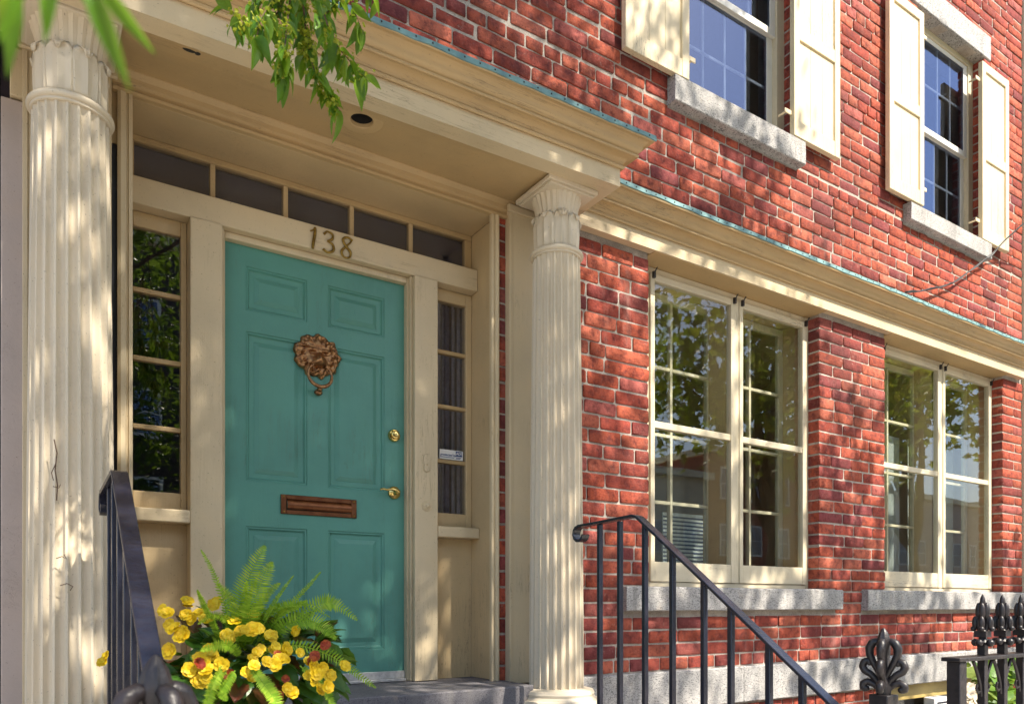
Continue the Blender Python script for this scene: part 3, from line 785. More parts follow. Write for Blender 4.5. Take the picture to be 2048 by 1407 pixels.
stroke('house_number', [(x + .030, z + .040), (x + .006, z + .052), (x - .018, z + .036), (x - .006, z + .008), (x + .020, z - .018), (x + .014, z - .046), (x - .014, z - .050), (x - .026, z - .026), (x - .004, z + .004), (x + .020, z + .030), (x + .024, z + .046)], [.006, .005, .007, .006, .007, .005, .005, .007, .005, .004, .003])
# painted-over bells
bl = MB(); n = 28; rows = []
for (o_, y) in ((0, 0), (0, .006), (.003, .009), (.008, .009)):
    rows.append([(1.774 + (.021 - o_) * math.cos(2 * math.pi * k / n), .172 - y, 2.29 + (.027 if math.sin(2 * math.pi * k / n) > 0 else -.027) + (.021 - o_) * math.sin(2 * math.pi * k / n)) for k in range(n)])
bl.grid(rows, True).fan(rows[-1]); bl.sphere((1.774, .163, 2.282), .007, .006, .007, 10, 6); bl.build('doorbell', M['cream_v'], surround, smooth=40)
bl = MB(); rows = [[(1.774 + r * math.cos(2 * math.pi * k / n), .172 - y, 2.063 + r * math.sin(2 * math.pi * k / n)) for k in range(n)] for r, y in ((.027, 0), (.027, .005), (.024, .007), (.021, .006), (.019, .011), (.013, .012), (.011, .018), (.006, .022), (.001, .023))]
bl.grid(rows, True).build('doorbell', M['cream_v'], surround, smooth=40)

# ---------------------------------------------------------------- porch entablature and columns
EY = -.51; EX = 2.52; TL = .024; XL = -.6
en = MB(); sweepL(en, [(-.10, 3.70), (-.09, 3.652), (0, 3.652), (0, 3.741)], XL, EX, EY, -.0, TL)
ent = en.build('porch_entablature', M['cream_h'], house, smooth=30); ent['label'] = 'cream frieze and moulded cornice over the front door'
sweepL(MB(), crown_profile(3.7415, .137, .121), XL, EX, EY, -.0, TL).build('crown_moulding', M['tan_h'], ent, smooth=30)
flashing('copper_flashing', XL, EX, EY, -.0, 3.880, .121, TL, ent, 9)
n = 20; rows = []
hx, hy, hr = 1.225, -.305, .049                # recessed lamp
def soff(x, y): t = (y - EY) / (0 - EY); return (3.654 - TL * (EX - x)) * (1 - t) + 3.688 * t
sf = MB(); N_ = 48; ring = []
for k in range(N_): a = 2 * math.pi * k / N_; ring.append((hx + hr * math.cos(a), hy + hr * math.sin(a)))
outer = []
X0_, X1_, Y0_, Y1_ = XL, EX - .005, EY + .03, .0
for (x, y) in ring:
    dx, dy = x - hx, y - hy; t = min((X1_ - hx) / dx if dx > 1e-9 else 1e9, (X0_ - hx) / dx if dx < -1e-9 else 1e9, (Y1_ - hy) / dy if dy > 1e-9 else 1e9, (Y0_ - hy) / dy if dy < -1e-9 else 1e9)
    outer.append((hx + dx * t, hy + dy * t))
# corners of the rectangle
pts_o = []
for k in range(N_):
    pts_o.append(outer[k])
rows = [[(x, y, soff(x, y)) for x, y in ring], [(hx + (x - hx) * 2.6, hy + (y - hy) * 2.6, soff(hx + (x - hx) * 2.6, hy + (y - hy) * 2.6)) for x, y in ring], [(x, y, soff(x, y)) for x, y in pts_o]]
sf.grid(rows, True)
def corner_fill(cx, cy):
    best = sorted(range(N_), key=lambda k: (pts_o[k][0] - cx) ** 2 + (pts_o[k][1] - cy) ** 2)
    for k in range(N_):
        p, q = pts_o[k], pts_o[(k + 1) % N_]
        onx = lambda a: abs(a[0] - cx) < 1e-6; ony = lambda a: abs(a[1] - cy) < 1e-6
        if (onx(p) and ony(q)) or (ony(p) and onx(q)):
            b = len(sf.v); sf.v += [(p[0], p[1], soff(*p)), (cx, cy, soff(cx, cy)), (q[0], q[1], soff(*q))]; sf.f.append((b, b + 1, b + 2))
for cx_ in (X0_, X1_):
    for cy_ in (Y0_, Y1_): corner_fill(cx_, cy_)
sf.build('soffit', M['tan_h'], ent)
zl = soff(hx, hy)
lamp = MB(); rows = [[(hx + r * math.cos(2 * math.pi * k / 40), hy + r * math.sin(2 * math.pi * k / 40), zl + z) for k in range(40)] for r, z in ((.094, .001), (.093, -.004), (.052, -.006), (.049, -.003), (.049, .02))]
lamp.grid(rows, True); lamp.build('lamp_trim', M['tan_h'], ent, smooth=40)
MB().lathe(hx, hy, [(.048, zl + .10), (.048, zl + .012)], 24, None, False).lathe(hx, hy, [(.0485, zl + .10), (.0485, zl + .101)], 24).build('recessed_lamp_housing', M['hole'], ent, smooth=40)
MB().sphere((hx, hy, zl + .055), .034, .034, .025).build('lamp_bulb', M['lamp_glass'], ent, smooth=60)
# porch roof deck
MB().box(XL, EX + .02, EY - .02, -.004, 3.852, 3.87).build('roof_deck', M['roofing'], ent)

def capital(cx, cy, zb, parent):
    H = .285; up = MB(); NN = 96
    prof = []
    for t in range(17):
        s = t / 16; r = .100 + .006 * s + .030 * s ** 3
        prof.append((r, zb + .10 + (H - .10 - .0) * s))
    def rf(r, z, th):
        s = (z - zb - .10) / (H - .10); return r * (1 + (.016 + .012 * s) * math.cos(th * 24) + .008 * math.cos(th * 72)) - .002
    up.lathe(cx, cy, prof, NN * 2, rf); b = up.build('capital', M['column'], parent, smooth=50)
    MB().lathe(cx, cy, [(.099, zb - .01), (.099, zb + .13)], 40).build('capital_core', M['column'], parent, smooth=50)
    for k in range(8):                         # lower leaf tier, tips curled outwards
        a0 = 2 * math.pi * k / 8 + math.pi / 8; rows = []
        for i in range(13):
            s = i / 12
            if s < .8: r = .104 + .004 * s / .8 + .003 * math.sin(s * 4); z = zb + .165 * s / .8
            else: q = (s - .8) / .2 * math.pi * 1.15; r = .109 + .022 * math.sin(q * .62) ; z = zb + .165 + .010 * math.sin(q) - .020 * (1 - math.cos(q)) * .55
            wd = (.046 + .004 * math.sin(s * 3)) * (1 if s < .62 else max(.16, 1 - ((s - .62) / .40) ** 1.6))
            row = []
            for j in range(9):
                u = (j - 4) / 4; an = a0 + u * wd / r; rr = r + .006 * math.cos(u * math.pi * 2.5) * (1 - s * .4) - .004 * u * u
                row.append((cx + rr * math.cos(an), cy + rr * math.sin(an), z))
            rows.append(row)
        lf = MB().grid(rows).build('capital_leaf', M['column'], parent, smooth=60)
        m = lf.modifiers.new('s', 'SOLIDIFY'); m.thickness = .007
def column(cx, cy, z0, zt, rb_, rt, label, H=.29):
    mb = MB(); zr = zt - H - .03; NF = 22; prof = []
    for i in range(15):
        s = i / 14; prof.append((rb_ + (rt - rb_) * (s ** 1.35), z0 + (zr - .012 - z0) * s))
    def rf(r, z, th):
        ph = (th * NF / (2 * math.pi)) % 1.0; d = 0.0
        edge = min(1, (z - z0) / .012, (zr - .010 - z) / .012) if False else 1
        if .14 < ph < .86: d = math.sqrt(max(0, 1 - ((ph - .5) / .36) ** 2)) * r * .13
        top = max(0, min(1, (zr - .015 - z) / .03)); return r - d * (.15 + .85 * top)
    prof.insert(-1, (prof[-1][0] * 1.001, zr - .045))
    mb.lathe(cx, cy, prof, NF * 10, rf); sh = mb.build('column', M['column'], house, smooth=32); sh['label'] = label
    ring = []
    for i in range(11): a = -math.pi / 2 + math.pi * i / 10; ring.append((rt + .004 + .013 * math.cos(a), zr + .0 + .012 * math.sin(a)))
    MB().lathe(cx, cy, [(rt + .002, zr - .022), (rt + .006, zr - .02), (rt + .006, zr - .012)] + ring + [(rt - .012, zr + .014), (rt - .016, zr + .03)], 64).build('astragal', M['column'], sh, smooth=40)
    capital(cx, cy, zr + .02, sh)
    ab = MB(); zt2 = zt
    for h0, h1, hw in ((zt2 - .034, zt2 - .022, .138), (zt2 - .0218, zt2 - .0, .152)): ab.box(cx - hw, cx + hw, cy - hw, cy + hw, h0, h1)
    ab.build('abacus', M['column'], sh, .003)
    bs = MB()
    def ocr(r, z, th): 
        k = (th + math.pi / 8) % (math.pi / 4) - math.pi / 8; return r * (.55 + .45 * math.cos(math.pi / 8) / math.cos(k) / .96)
    bs.lathe(cx, cy, [(.215, z0 - .115), (.215, z0 - .085), (.222, z0 - .082), (.226, z0 - .066), (.218, z0 - .052), (.206, z0 - .05), (.200, z0 - .040), (.196, z0 - .035), (.198, z0 - .022), (.190, z0 - .008), (.176, z0 - .003), (.15, z0 + .002), (rb_ * .9, z0 + .004)], 64, ocr)
    bs.build('column_base', M['column'], sh, smooth=28)
    return sh
column(2.298, -.27, 1.118, 3.650, .141, .122, 'fluted cream porch column beside the right window')
column(.137, -.27, 1.118, 3.622, .141, .122, 'fluted cream porch column at the left edge')
# wall pilasters behind the columns
for xa, xb, nm in ((2.155, 2.44, 'cream flat pilaster behind the right column'), (-.005, .285, 'cream flat pilaster behind the left column')):
    mb = MB(); mb.box(xa, xb, -.05, .0, 1.125, 3.67); mb.box(xa - .006, xa + .012, -.056, -.0505, 1.126, 3.62); mb.box(xa - .02, xb + .02, -.07, -.0505, 3.62, 3.655)
    o = mb.build('wall_pilaster', M['cream_v'], house, .003); o['label'] = nm
# basement window
bwm = MB(); bwm.frame(5.78, 7.33, .06, .12, .22, .884, .12, .06, .05, .13); bwm.box(6.56, 6.60, .061, .12, .27, .754)
bw_ = bwm.build('basement_window', M['basement'], house, .004)
for a, b in ((5.90, 6.56), (6.60, 7.27)): MB().box(a, b, .085, .089, .27, .754).build('pane', M['glass'], bw_)
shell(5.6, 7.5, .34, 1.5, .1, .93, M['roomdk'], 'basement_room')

# room furnishings seen through the glass
sb = thing('striped_blind', (3.86, .5, 1.7), 'white blind with dark stripes in the lower part of the nearer window', 'blind')
MB().box(3.80, 4.30, .50, .51, 1.70, 2.20).build('cloth', M['linen'], sb)
for k in range(17): MB().box(3.80, 4.30, .496, .4995, 1.715 + k * .028, 1.727 + k * .028).build('stripe', M['navy'], sb)
for k, (xa, xb) in enumerate(((5.80, 6.66), (6.80, 7.60))):
    rs = thing('roller_shade', (xa + .4, .42, 1.8), ('grey shade behind the left casement of the far window', 'grey shade behind the right casement of the far window')[k], 'window shade')
    MB().box(xa, xb, .42, .424, 1.72, 3.05).build('cloth', M['shade'], rs); MB().box(xa, xb, .412, .432, 1.70, 1.7195).build('hem_bar', M['linen'], rs)
tb = thing('console_table', (4.0, 1.2, .97), 'dark wooden table standing inside the nearer window', 'table')
MB().box(3.3, 5.2, .95, 1.6, 1.62, 1.68).build('table_top', M['furn'], tb, .004)
for x in (3.36, 5.1):
    for y in (1.0, 1.52): MB().box(x, x + .06, y, y + .06, .971, 1.62).build('leg', M['furn'], tb)
pf = thing('picture_frame', (5.1, 3.8, 2.2), 'dark framed picture on the back wall of the front room', 'picture')
MB().frame(4.6, 5.7, 3.85, 3.89, 2.0, 2.8, .06, .06, .06, .06).build('frame', M['furn'], pf); MB().box(4.66, 5.64, 3.86, 3.885, 2.06, 2.74).build('canvas', M['linen'], pf)

# ---------------------------------------------------------------- stoop
stoop = thing('stone_stoop', (1.3, -.9, 0), 'dark bluestone door slab and granite steps leading up to the porch', 'steps')
stone('threshold_slab', .30, 2.135, -.30, .29, .98, 1.1405, M['bluestone'], stoop, amp=.007)
stone('landing', .0, 2.60, -1.20, -.302, .82, .975, M['bluestone'], stoop)
MB().box(.02, 2.58, -1.18, .0, .0, .818).build('foundation', M['granite_d'], stoop)
for cx_ in (2.298, .137): MB().box(cx_ - .235, cx_ + .235, -.52, .0, .979, 1.004).build('plinth', M['granite'], stoop, .006)
for k in range(4): stone('step', .17, 2.33, -1.2 - (k + 1) * .26, -1.2 - k * .26 - .001, .0, .81 - (k + 1) * .165 + .02, M['bluestone'], stoop)

# ---------------------------------------------------------------- handrails
def handrail(X, label, ends):
    zl_ = lambda d: 1.928 - .757 * (2.42 - d)
    t = thing('stair_handrail', (X, -1.5, .1), label, 'handrail', 'iron handrails of the stoop')
    pts = [(X, 3.12 - 3.40 - 0, 0)]
    path = []
    for k in range(9):
        a = -math.pi * .95 + k / 8 * math.pi * 1.45
        path.append((X, 2.815 - 3.40 + .036 * math.cos(a), 1.880 + .036 * math.sin(a)))
    path += [(X, 2.79 - 3.40, 1.917), (X, 2.70 - 3.40, 1.919), (X, 2.44 - 3.40, 1.928)]
    for d in (2.412, 2.3, 2.0, 1.7, 1.4, ends): path.append((X, d - 3.40, zl_(d) - (.002 if d == 2.412 else 0)))
    MB().bar(path[8:], .044, .012).build('rail', M['iron'], t, .002)
    sc_ = MB(); sc_.bar(path[:9], .044, .010); sc_.build('scroll', M['iron'], t, .002)
    for d in (2.674, 2.535, 2.375, 2.213, 2.044, 1.911, 1.740, 1.604, 1.47, 1.33, 1.2, 1.07):
        if d < ends: continue
        zt_ = min(1.92, zl_(d)) - .007; zb_ = .976 if d > 2.2 else max(.02, .80 - (2.2 - d) * .62)
        MB().box(X - .0105, X + .0105, d - 3.40 - .0105, d - 3.40 + .0105, zb_, zt_).build('baluster', M['iron'], t, .002)
    MB().bar([(X, d - 3.40, zl_(d) - .88) for d in (2.40, ends)], .03, .010).build('bottom_rail', M['iron'], t)
    return t
handrail(2.21, 'black iron stair handrail in front of the nearer window', 1.38)
handrail(.225, 'black iron stair handrail, tinted for sky sheen, beside the left column', 1.12)

def petal(mb, base, out, up, size, side, fat=.011):      # curling cast-iron petal
    pts, rr = [], []
    for k in range(13):
        s = k / 12; a = s * math.pi * 1.18
        o_ = out * (.9 * math.sin(min(a, math.pi * .75)) * .6 + .42 * s); u = up * (math.sin(a * .62) * 1.05)
        pts.append((base[0] + side[0] * o_, base[1] + side[1] * o_, base[2] + u)); rr.append(fat * (.75 + .5 * math.sin(s * math.pi)) * (1 if s < .9 else .8))
    mb.tube(pts, rr, 8)
    e = pts[-1]; mb.sphere((e[0], e[1], e[2]), fat * 1.25, fat * 1.25, fat * 1.15, 10, 6)
def finial_post(X, d, zt, label):
    Y = d - 3.40; t = thing('gate_post', (X, Y, 0), label, 'gate post', 'iron posts with fleur-de-lis finials')
    MB().box(X - .026, X + .026, Y - .026, Y + .026, 0.0, zt - .262).box(X - .034, X + .034, Y - .034, Y + .034, zt - .262, zt - .225).build('post', M['iron_old'], t, .004)
    f = MB(); f.lathe(X, Y, [(.022, zt - .225), (.026, zt - .20), (.015, zt - .17), (.013, zt - .13), (.0125, zt - .10), (.014, zt - .085), (.0205, zt - .055), (.0205, zt - .040), (.014, zt - .018), (.007, zt - .005), (.002, zt)], 20, lambda r, z, th: r * (1 + .10 * math.cos(th * 8)))
    for a in (0, 1, 2, 3):
        an = a * math.pi / 2 + .35; sd = (math.cos(an), math.sin(an))
        for pth, rr in (([(.008, -.050), (.024, -.046), (.036, -.052), (.044, -.070), (.043, -.092), (.033, -.116), (.020, -.142), (.007, -.168)], [.006, .009, .0105, .0105, .0095, .0085, .0075, .007]),
                        ([(.008, -.205), (.022, -.178), (.040, -.158), (.058, -.148), (.066, -.132), (.060, -.116), (.048, -.112), (.044, -.122)], [.007, .008, .009, .0095, .0095, .009, .008, .007]),
                        ([(.010, -.212), (.030, -.192), (.050, -.184), (.064, -.192), (.064, -.206), (.054, -.208)], [.007, .0085, .009, .0095, .0095, .009])):
            n_ = []
            for i in range(len(pth) - 1):
                for tt in range(3): n_.append([pth[i][c] + (pth[i + 1][c] - pth[i][c]) * tt / 3 for c in (0, 1)] + [rr[i] + (rr[i + 1] - rr[i]) * tt / 3])
            n_.append([*pth[-1], rr[-1]])
            f.tube([(X + sd[0] * o_, Y + sd[1] * o_, zt + u_) for o_, u_, _ in n_], [r_ * 1.35 for _, _, r_ in n_], 8)
            f.sphere((X + sd[0] * pth[-1][0], Y + sd[1] * pth[-1][0], zt + pth[-1][1]), rr[-1] * 1.25, rr[-1] * 1.25, rr[-1] * 1.2, 10, 6)
    f.build('finial', M['iron_old'], t, smooth=60)
finial_post(2.45, 1.46, 1.467, 'iron gate post with openwork fleur-de-lis finial below the far window')
finial_post(.140, 1.06, 1.484, 'blurred iron gate post finial in the foreground at the lower left')

# iron fence
fence = thing('iron_fence', (3.6, -1.94, 0), 'black cast-iron fence with spear finials at the lower right corner', 'fence')
FYd = 1.46 - 3.40
MB().box(2.885, 4.6, FYd - .035, FYd + .035, 1.334, 1.349).build('top_rail', M['iron_old'], fence, .003)
MB().box(2.905, 2.955, FYd - .025, FYd + .025, 0, 1.333).build('post', M['iron_old'], fence, .003)
MB().box(2.956, 4.6, FYd - .012, FYd + .012, .14, .165).build('bottom_rail', M['iron_old'], fence)
px0 = None
for k in range(10):
    x = 3.125 + k * .158
    if px0 is None:
        b = MB().box(x - .014, x + .014, FYd - .014, FYd + .014, .166, 1.3335).build('picket', M['iron_old'], fence, .002)
        f = MB(); z = 1.35
        f.box(x - .014, x + .014, FYd - .014, FYd + .014, z, z + .05)
        f.lathe(x, FYd, [(.014, z + .04), (.022, z + .05), (.014, z + .062), (.013, z + .07)], 16)
        for s in (-1, 1): f.sphere((x + s * .027, FYd, z + .048), .015, .014, .015, 12, 8); f.sphere((x, FYd + s * .027, z + .048), .014, .015, .015, 12, 8)
        f.box(x - .022, x + .022, FYd - .022, FYd + .022, z + .07, z + .094)
        zt = z + .236
        f.lathe(x, FYd, [(.017, z + .094), (.012, z + .10), (.010, z + .15), (.009, z + .19), (.0105, z + .205), (.008, z + .222), (.002, zt)], 16)
        for a in range(4):
            sd = (math.cos(a * math.pi / 2 + .3), math.sin(a * math.pi / 2 + .3))
            f.sphere((x + sd[0] * .013, FYd + sd[1] * .013, zt - .066), .012, .012, .034, 10, 8)
            f.sphere((x + sd[0] * .025, FYd + sd[1] * .025, zt - .112), .0115, .0115, .028, 10, 8); f.sphere((x + sd[0] * .031, FYd + sd[1] * .031, zt - .134), .0105, .0105, .0105, 10, 6)
            f.tube([(x + sd[0] * .02, FYd + sd[1] * .02, zt - .088), (x + sd[0] * .010, FYd + sd[1] * .010, zt - .145)], [.008, .008], 8)
        fo = f.build('finial', M['iron_old'], fence, smooth=50)
        ac = MB()
        for s in (-1, 1):
            pts = []
            for q in range(9): a = q / 8 * math.pi / 2; pts.append((x + s * (.014 + .058 * math.sin(a) ** 1.3) , FYd, 1.20 + .128 * math.sin(a) ** .8 if q else 1.19))
            ac.tube(pts, .007, 6); ac.tube([(x + s * .012, FYd, 1.215), (x + s * .035, FYd, 1.205), (x + s * .05, FYd, 1.222), (x + s * .042, FYd, 1.238)], .005, 6)
        ao = ac.build('arch', M['iron_old'], fence, smooth=50)
        px0 = x
    else:
        for src in (b, fo, ao):
            c = src.copy(); c.parent = fence; col.objects.link(c); c.location = src.location + Vector((x - px0, 0, 0))

# ---------------------------------------------------------------- security sticker
def text_mesh(s, size, mat, name, parent, x, y, z, shear=0.0, bold=0.0):
    cu_ = bpy.data.curves.new(name, 'FONT'); cu_.body = s; cu_.size = size; cu_.extrude = .0004; cu_.shear = shear; cu_.offset = bold
    tmp = bpy.data.objects.new(name, cu_); col.objects.link(tmp); dg = bpy.context.evaluated_depsgraph_get()
    me = bpy.data.meshes.new_from_object(tmp.evaluated_get(dg)); bpy.data.objects.remove(tmp)
    me.transform(Matrix.Translation((x, y, z)) @ Matrix.Rotation(R(90), 4, 'X')); me.materials.clear(); me.materials.append(mat)
    o = bpy.data.objects.new(name, me); link(o, parent); return o
sk = thing('security_sticker', (1.97, .26, 2.345), 'white and blue security sticker on the right sidelight', 'sticker')
sx, sz, sy = 1.898, 2.343, .262
MB().box(sx, sx + .145, sy, sy + .002, sz, sz + .052).build('backing', M['white'], sk)
MB().box(sx + .100, sx + .140, sy - .0012, sy - .0002, sz + .020, sz + .048).build('logo_block', M['print_blue'], sk)
text_mesh('protected by', .0185, M['print_blue'], 'lettering', sk, sx + .004, sy - .0008, sz + .018, .15, .0004)
text_mesh('ADT', .021, M['white'], 'lettering', sk, sx + .1015, sy - .0022, sz + .028, .0, .0005)
MB().box(sx + .004, sx + .09, sy - .001, sy - .0002, sz + .009, sz + .0125).build('underline', M['print_blue'], sk)
for k, q in enumerate((.034, .028)): MB().box(sx + .101, sx + .101 + q, sy - .001, sy - .0002, sz + .012 - k * .006, sz + .015 - k * .006).build('small_print', M['print_blue'], sk)

# dead vine on the left column and the broken knot in the porch ceiling
dv = thing('dead_vine', (.10, -.42, 1.9), 'dry brown vine tendril clinging to the left porch column', 'vine')
def on_col(px, py): return at(px, py, -.425)
MB().tube([on_col(*q_) for q_ in ((108, 878), (114, 905), (110, 940), (115, 970), (113, 1000))], .0022, 6).build('stem', M['twig'], dv)
MB().tube([on_col(*q_) for q_ in ((112, 925), (103, 945), (107, 960))], .0016, 6).tube([on_col(*q_) for q_ in ((106, 972), (118, 975), (121, 968))], .0016, 6).build('tendril', M['twig'], dv)
MB().tube([on_col(*q_) for q_ in ((112, 1116), (124, 1112), (133, 1117), (128, 1108))], .0018, 6).tube([on_col(*q_) for q_ in ((120, 1170), (134, 1166), (146, 1172), (140, 1180))], .0018, 6).build('tendril', M['twig'], dv)
kn = MB(); kn.sphere((.515, -.372, soff(.515, -.372) - .001), .026, .014, .003, 14, 6); kn.sphere((.545, -.372, soff(.545, -.372) - .001), .012, .016, .003, 12, 6); kn.build('broken_knot', M['hole'], ent)
# ---------------------------------------------------------------- cable
cp = [at(1812, 584, -.20), at(1840, 582, -.10), at(1880, 574, -.05), at(1905, 566, -.05), at(1935, 545, -.05), at(1965, 522, -.06), at(1985, 507, -.09), at(2010, 480, -.14), at(2055, 440, -.25), at(2200, 330, -.6)]
cb = MB(); fine_ = []
for i in range(len(cp) - 1):
    for t in range(4): fine_.append(cp[i].lerp(cp[i + 1], t / 4))
cb.tube(fine_ + [cp[-1]], .007, 8)
cb.tube([p + Vector((0, -.012, .006 * math.sin(i * 1.3))) for i, p in enumerate(fine_[:26])], .005, 6)
tag(cb.build('utility_cable', M['cable'], smooth=60), 'black utility cable looping across the brick wall at the right', 'cable')
# white box by the basement window
vb = thing('vent_box', (6.86, -.05, .60), 'small white box on the wall beside the basement window', 'vent')
q = at(1882, 1400, -.04)
MB().box(q.x - .11, q.x + .10, -.05, .05, q.z - .25, q.z + .03).build('housing', M['white'], vb, .01)
MB().box(q.x - .08, q.x + .07, -.054, -.0505, q.z - .02, q.z - .006).build('slot', M['dark'], vb)

# ---------------------------------------------------------------- neighbours
nb = thing('adjoining_house_at_the_left', (-.5, 0, 0), 'mauve painted wall edge and dark shutter of the house at the left border', 'house')
nb.name = 'adjoining_house'
MB().box(-.078, -.006, -.035, .3, .0, 3.43).build('wall', M['pinkwall'], nb, .004)
MB().box(-.05, -.0065, -.045, .3, 3.44, 3.62).build('corner_block', M['cream_v'], nb, .004)
MB().box(-.5, -.0785, .005, .08, .0, 3.95).build('dark_door', M['dark'], nb, .004)
MB().box(-.0785, -.03, .003, .08, 3.431, 3.95).build('gap_shade_board', M['dark'], nb)  # shade of the open gap, put in as a black board
MB().box(.2855, .3115, .01, .05, 1.14, 3.399).build('gap_shade_strip', M['dark'], house)  # black strip standing for the shade in the narrow gap
MB().box(-.0295, .311, .006, .2, 3.40, 3.949).build('back_board', M['tan_v'], house)
MB().box(-3.5, -.5, .0, .3, 0, 7.5).build('wall', M['pinkwall'], nb)
MB().box(-.5, .6, .0, .3, 3.95, 7.5).build('upper_wall', M['pinkwall'], nb)
nb2 = thing('adjoining_house', (9.5, 0, 0), 'cream clapboard house beyond the right end of the brick wall', 'house')
MB().box(8.045, 8.19, -.06, .3, 0, 7.6).build('corner_board', M['clapboard'], nb2, .004)
b0 = None
for k in range(62):
    if b0 is None:
        m_ = MB(); m_.v = [(8.192, -.045, .1), (12, -.045, .1), (12, -.02, .225), (8.192, -.02, .225), (8.192, .02, .1), (12, .02, .1), (12, .02, .225), (8.192, .02, .225)]
        m_.f = [(0, 1, 2, 3), (4, 7, 6, 5), (0, 4, 5, 1), (3, 2, 6, 7), (0, 3, 7, 4), (1, 5, 6, 2)]; b0 = m_.build('clapboard', M['clapboard'], nb2)
    else: c = copyobj(b0, nb2); c.location = b0.location + Vector((0, 0, .12 * k))

# houses across the street (they appear in the glass)
def far_house(x0, x1, hgt, mat, label, boards):
    t = thing('street_house', ((x0 + x1) / 2, -24, 0), label, 'house', 'houses across the street')
    MB().box(x0, x1, -32, -24, -.13, hgt).build('wall', mat, t)
    b = None
    if boards:
        for k in range(int(hgt / .22)):
            if b is None: b = MB().box(x0, x1, -24, -23.96, .0, .20).build('clapboard', mat, t)
            else: c = copyobj(b, t); c.location = b.location + Vector((0, 0, k * .22))
    n = int((x1 - x0) / 2.2); w0 = None
    for fl_ in range(int(hgt / 3)):
        for k in range(n):
            x = x0 + (x1 - x0) * (k + .5) / n; z = 1.1 + fl_ * 3
            f_ = MB().frame(x - .5, x + .5, -23.95, -23.9, z, z + 1.7, .09, .09, .1, .1).build('window', M['sash_white'], t)
            MB().box(x - .41, x + .41, -23.94, -23.93, z + .1, z + 1.6).build('pane', M['glass_up'], f_)
            MB().box(x - .41, x + .41, -23.95, -23.9, z + .83, z + .87).build('bar', M['sash_white'], f_)
    MB().box(x0 - .2, x1 + .2, -32.2, -23.6, hgt, hgt + .35).build('cornice', M['clapboard'], t)
far_house(-9, 4.5, 13.6, M['darkhouse'], 'dark brown clapboard house across the street', True)
far_house(4.8, 15, 9.2, M['pinkwall'], 'mauve stucco house across the street', False)
far_house(15.3, 30, 8.0, M['clapboard'], 'cream clapboard house across the street', False)
far_house(30.3, 47, 9.5, M['brick_far'], 'red brick house across the street', False)
far_house(47.3, 70, 8.5, M['pinkwall'], 'long mauve stucco house far along the street', False)

# ---------------------------------------------------------------- trees
def leaf_cloud(name, centers, per, spread, size, mat, parent, seed, droop=.3, shape='oval'):
    q = np.random.default_rng(seed); V, F = [], []; n = len(centers) * per
    c = np.repeat(np.array(centers), per, axis=0) + q.normal(0, 1, (n, 3)) * np.array([spread, spread, spread * .75])
    a = q.uniform(0, 2 * np.pi, n); el = q.normal(-droop, .5, n); L = size * q.uniform(.6, 1.25, n)
    ax = np.stack([np.cos(a) * np.cos(el), np.sin(a) * np.cos(el), np.sin(el)], 1)
    rv_ = q.normal(0, 1, (n, 3)); sd = np.cross(ax, rv_); sd /= np.linalg.norm(sd, axis=1)[:, None]; up = np.cross(sd, ax)
    if shape == 'oval': loc = [(0, 0, 0), (.3, .24, .06), (.65, .21, .05), (1, 0, -.05), (.65, -.21, .05), (.3, -.24, .06)]; faces = [(0, 1, 2, 3), (0, 3, 4, 5)]
    else: loc = [(0, 0, 0), (.1, .5, .03), (.42, .30, .0), (.60, .62, .05), (.72, .22, 0), (1.05, 0, -.08), (.72, -.22, 0), (.60, -.62, .05), (.42, -.30, 0), (.1, -.5, .03)]; faces = [(0, 1, 2), (0, 2, 3, 4), (0, 4, 5, 6), (0, 6, 7, 8), (0, 8, 9)]
    P_ = np.stack([c + ax * (L * l[0])[:, None] + sd * (L * l[1])[:, None] + up * (L * l[2])[:, None] for l in loc], 1).reshape(-1, 3)
    k = len(loc); F = [tuple(i * k + j for j in f) for i in range(n) for f in faces]
    me = bpy.data.meshes.new(name); me.from_pydata(P_.tolist(), [], F); me.materials.append(mat)
    o = bpy.data.objects.new(name, me); link(o, parent); o['kind'] = 'stuff'; return o
def limb_path(a, b, sag, n=10, j=.15, seed=0):
    q = random.Random(seed); a, b = Vector(a), Vector(b); pts = []
    for i in range(n + 1):
        s = i / n; p = a.lerp(b, s); p.z += sag * math.sin(s * math.pi); 
        if 0 < i < n: p += Vector((q.uniform(-j, j), q.uniform(-j, j), q.uniform(-j, j)))
        pts.append(p)
    return pts
def tree(name, base, h_trunk, crown_c, crown_r, ncl, per, size, mat, label, seed, tr_=.22, spread=.42, shape='oval', hole=None):
    q = random.Random(seed); t = thing(name, base, label, 'tree', 'street trees')
    top = Vector((base[0] + (crown_c[0] - base[0]) * .3, base[1] + (crown_c[1] - base[1]) * .3, h_trunk))
    tk = MB(); p = limb_path(base, top, 0, 8, .05, seed); tk.tube(p, [tr_ * (1.35 if i == 0 else 1 - .45 * i / 8) for i in range(9)], 14); tk.build('trunk', M['bark'], t, smooth=60)
    cen = []
    while len(cen) < ncl:
        d = Vector((q.gauss(0, 1), q.gauss(0, 1), q.gauss(0, 1))).normalized() * (q.random() ** .4)
        c_ = Vector((crown_c[0] + d.x * crown_r[0], crown_c[1] + d.y * crown_r[1], crown_c[2] + d.z * crown_r[2]))
        if hole and hole(c_): continue
        cen.append(tuple(c_))
    lm = MB()
    for k in range(9): c_ = Vector(cen[k * 7 % len(cen)]); lm.tube(limb_path(top + Vector((0, 0, -.2)), c_, .4, 8, .18, seed + k), [tr_ * .5 * (1 - .85 * i / 8) for i in range(9)], 8)
    lm.build('limbs', M['bark'], t, smooth=60)
    leaf_cloud('crown', cen, per, spread, size, mat, t, seed, .3, shape)
    return t, top
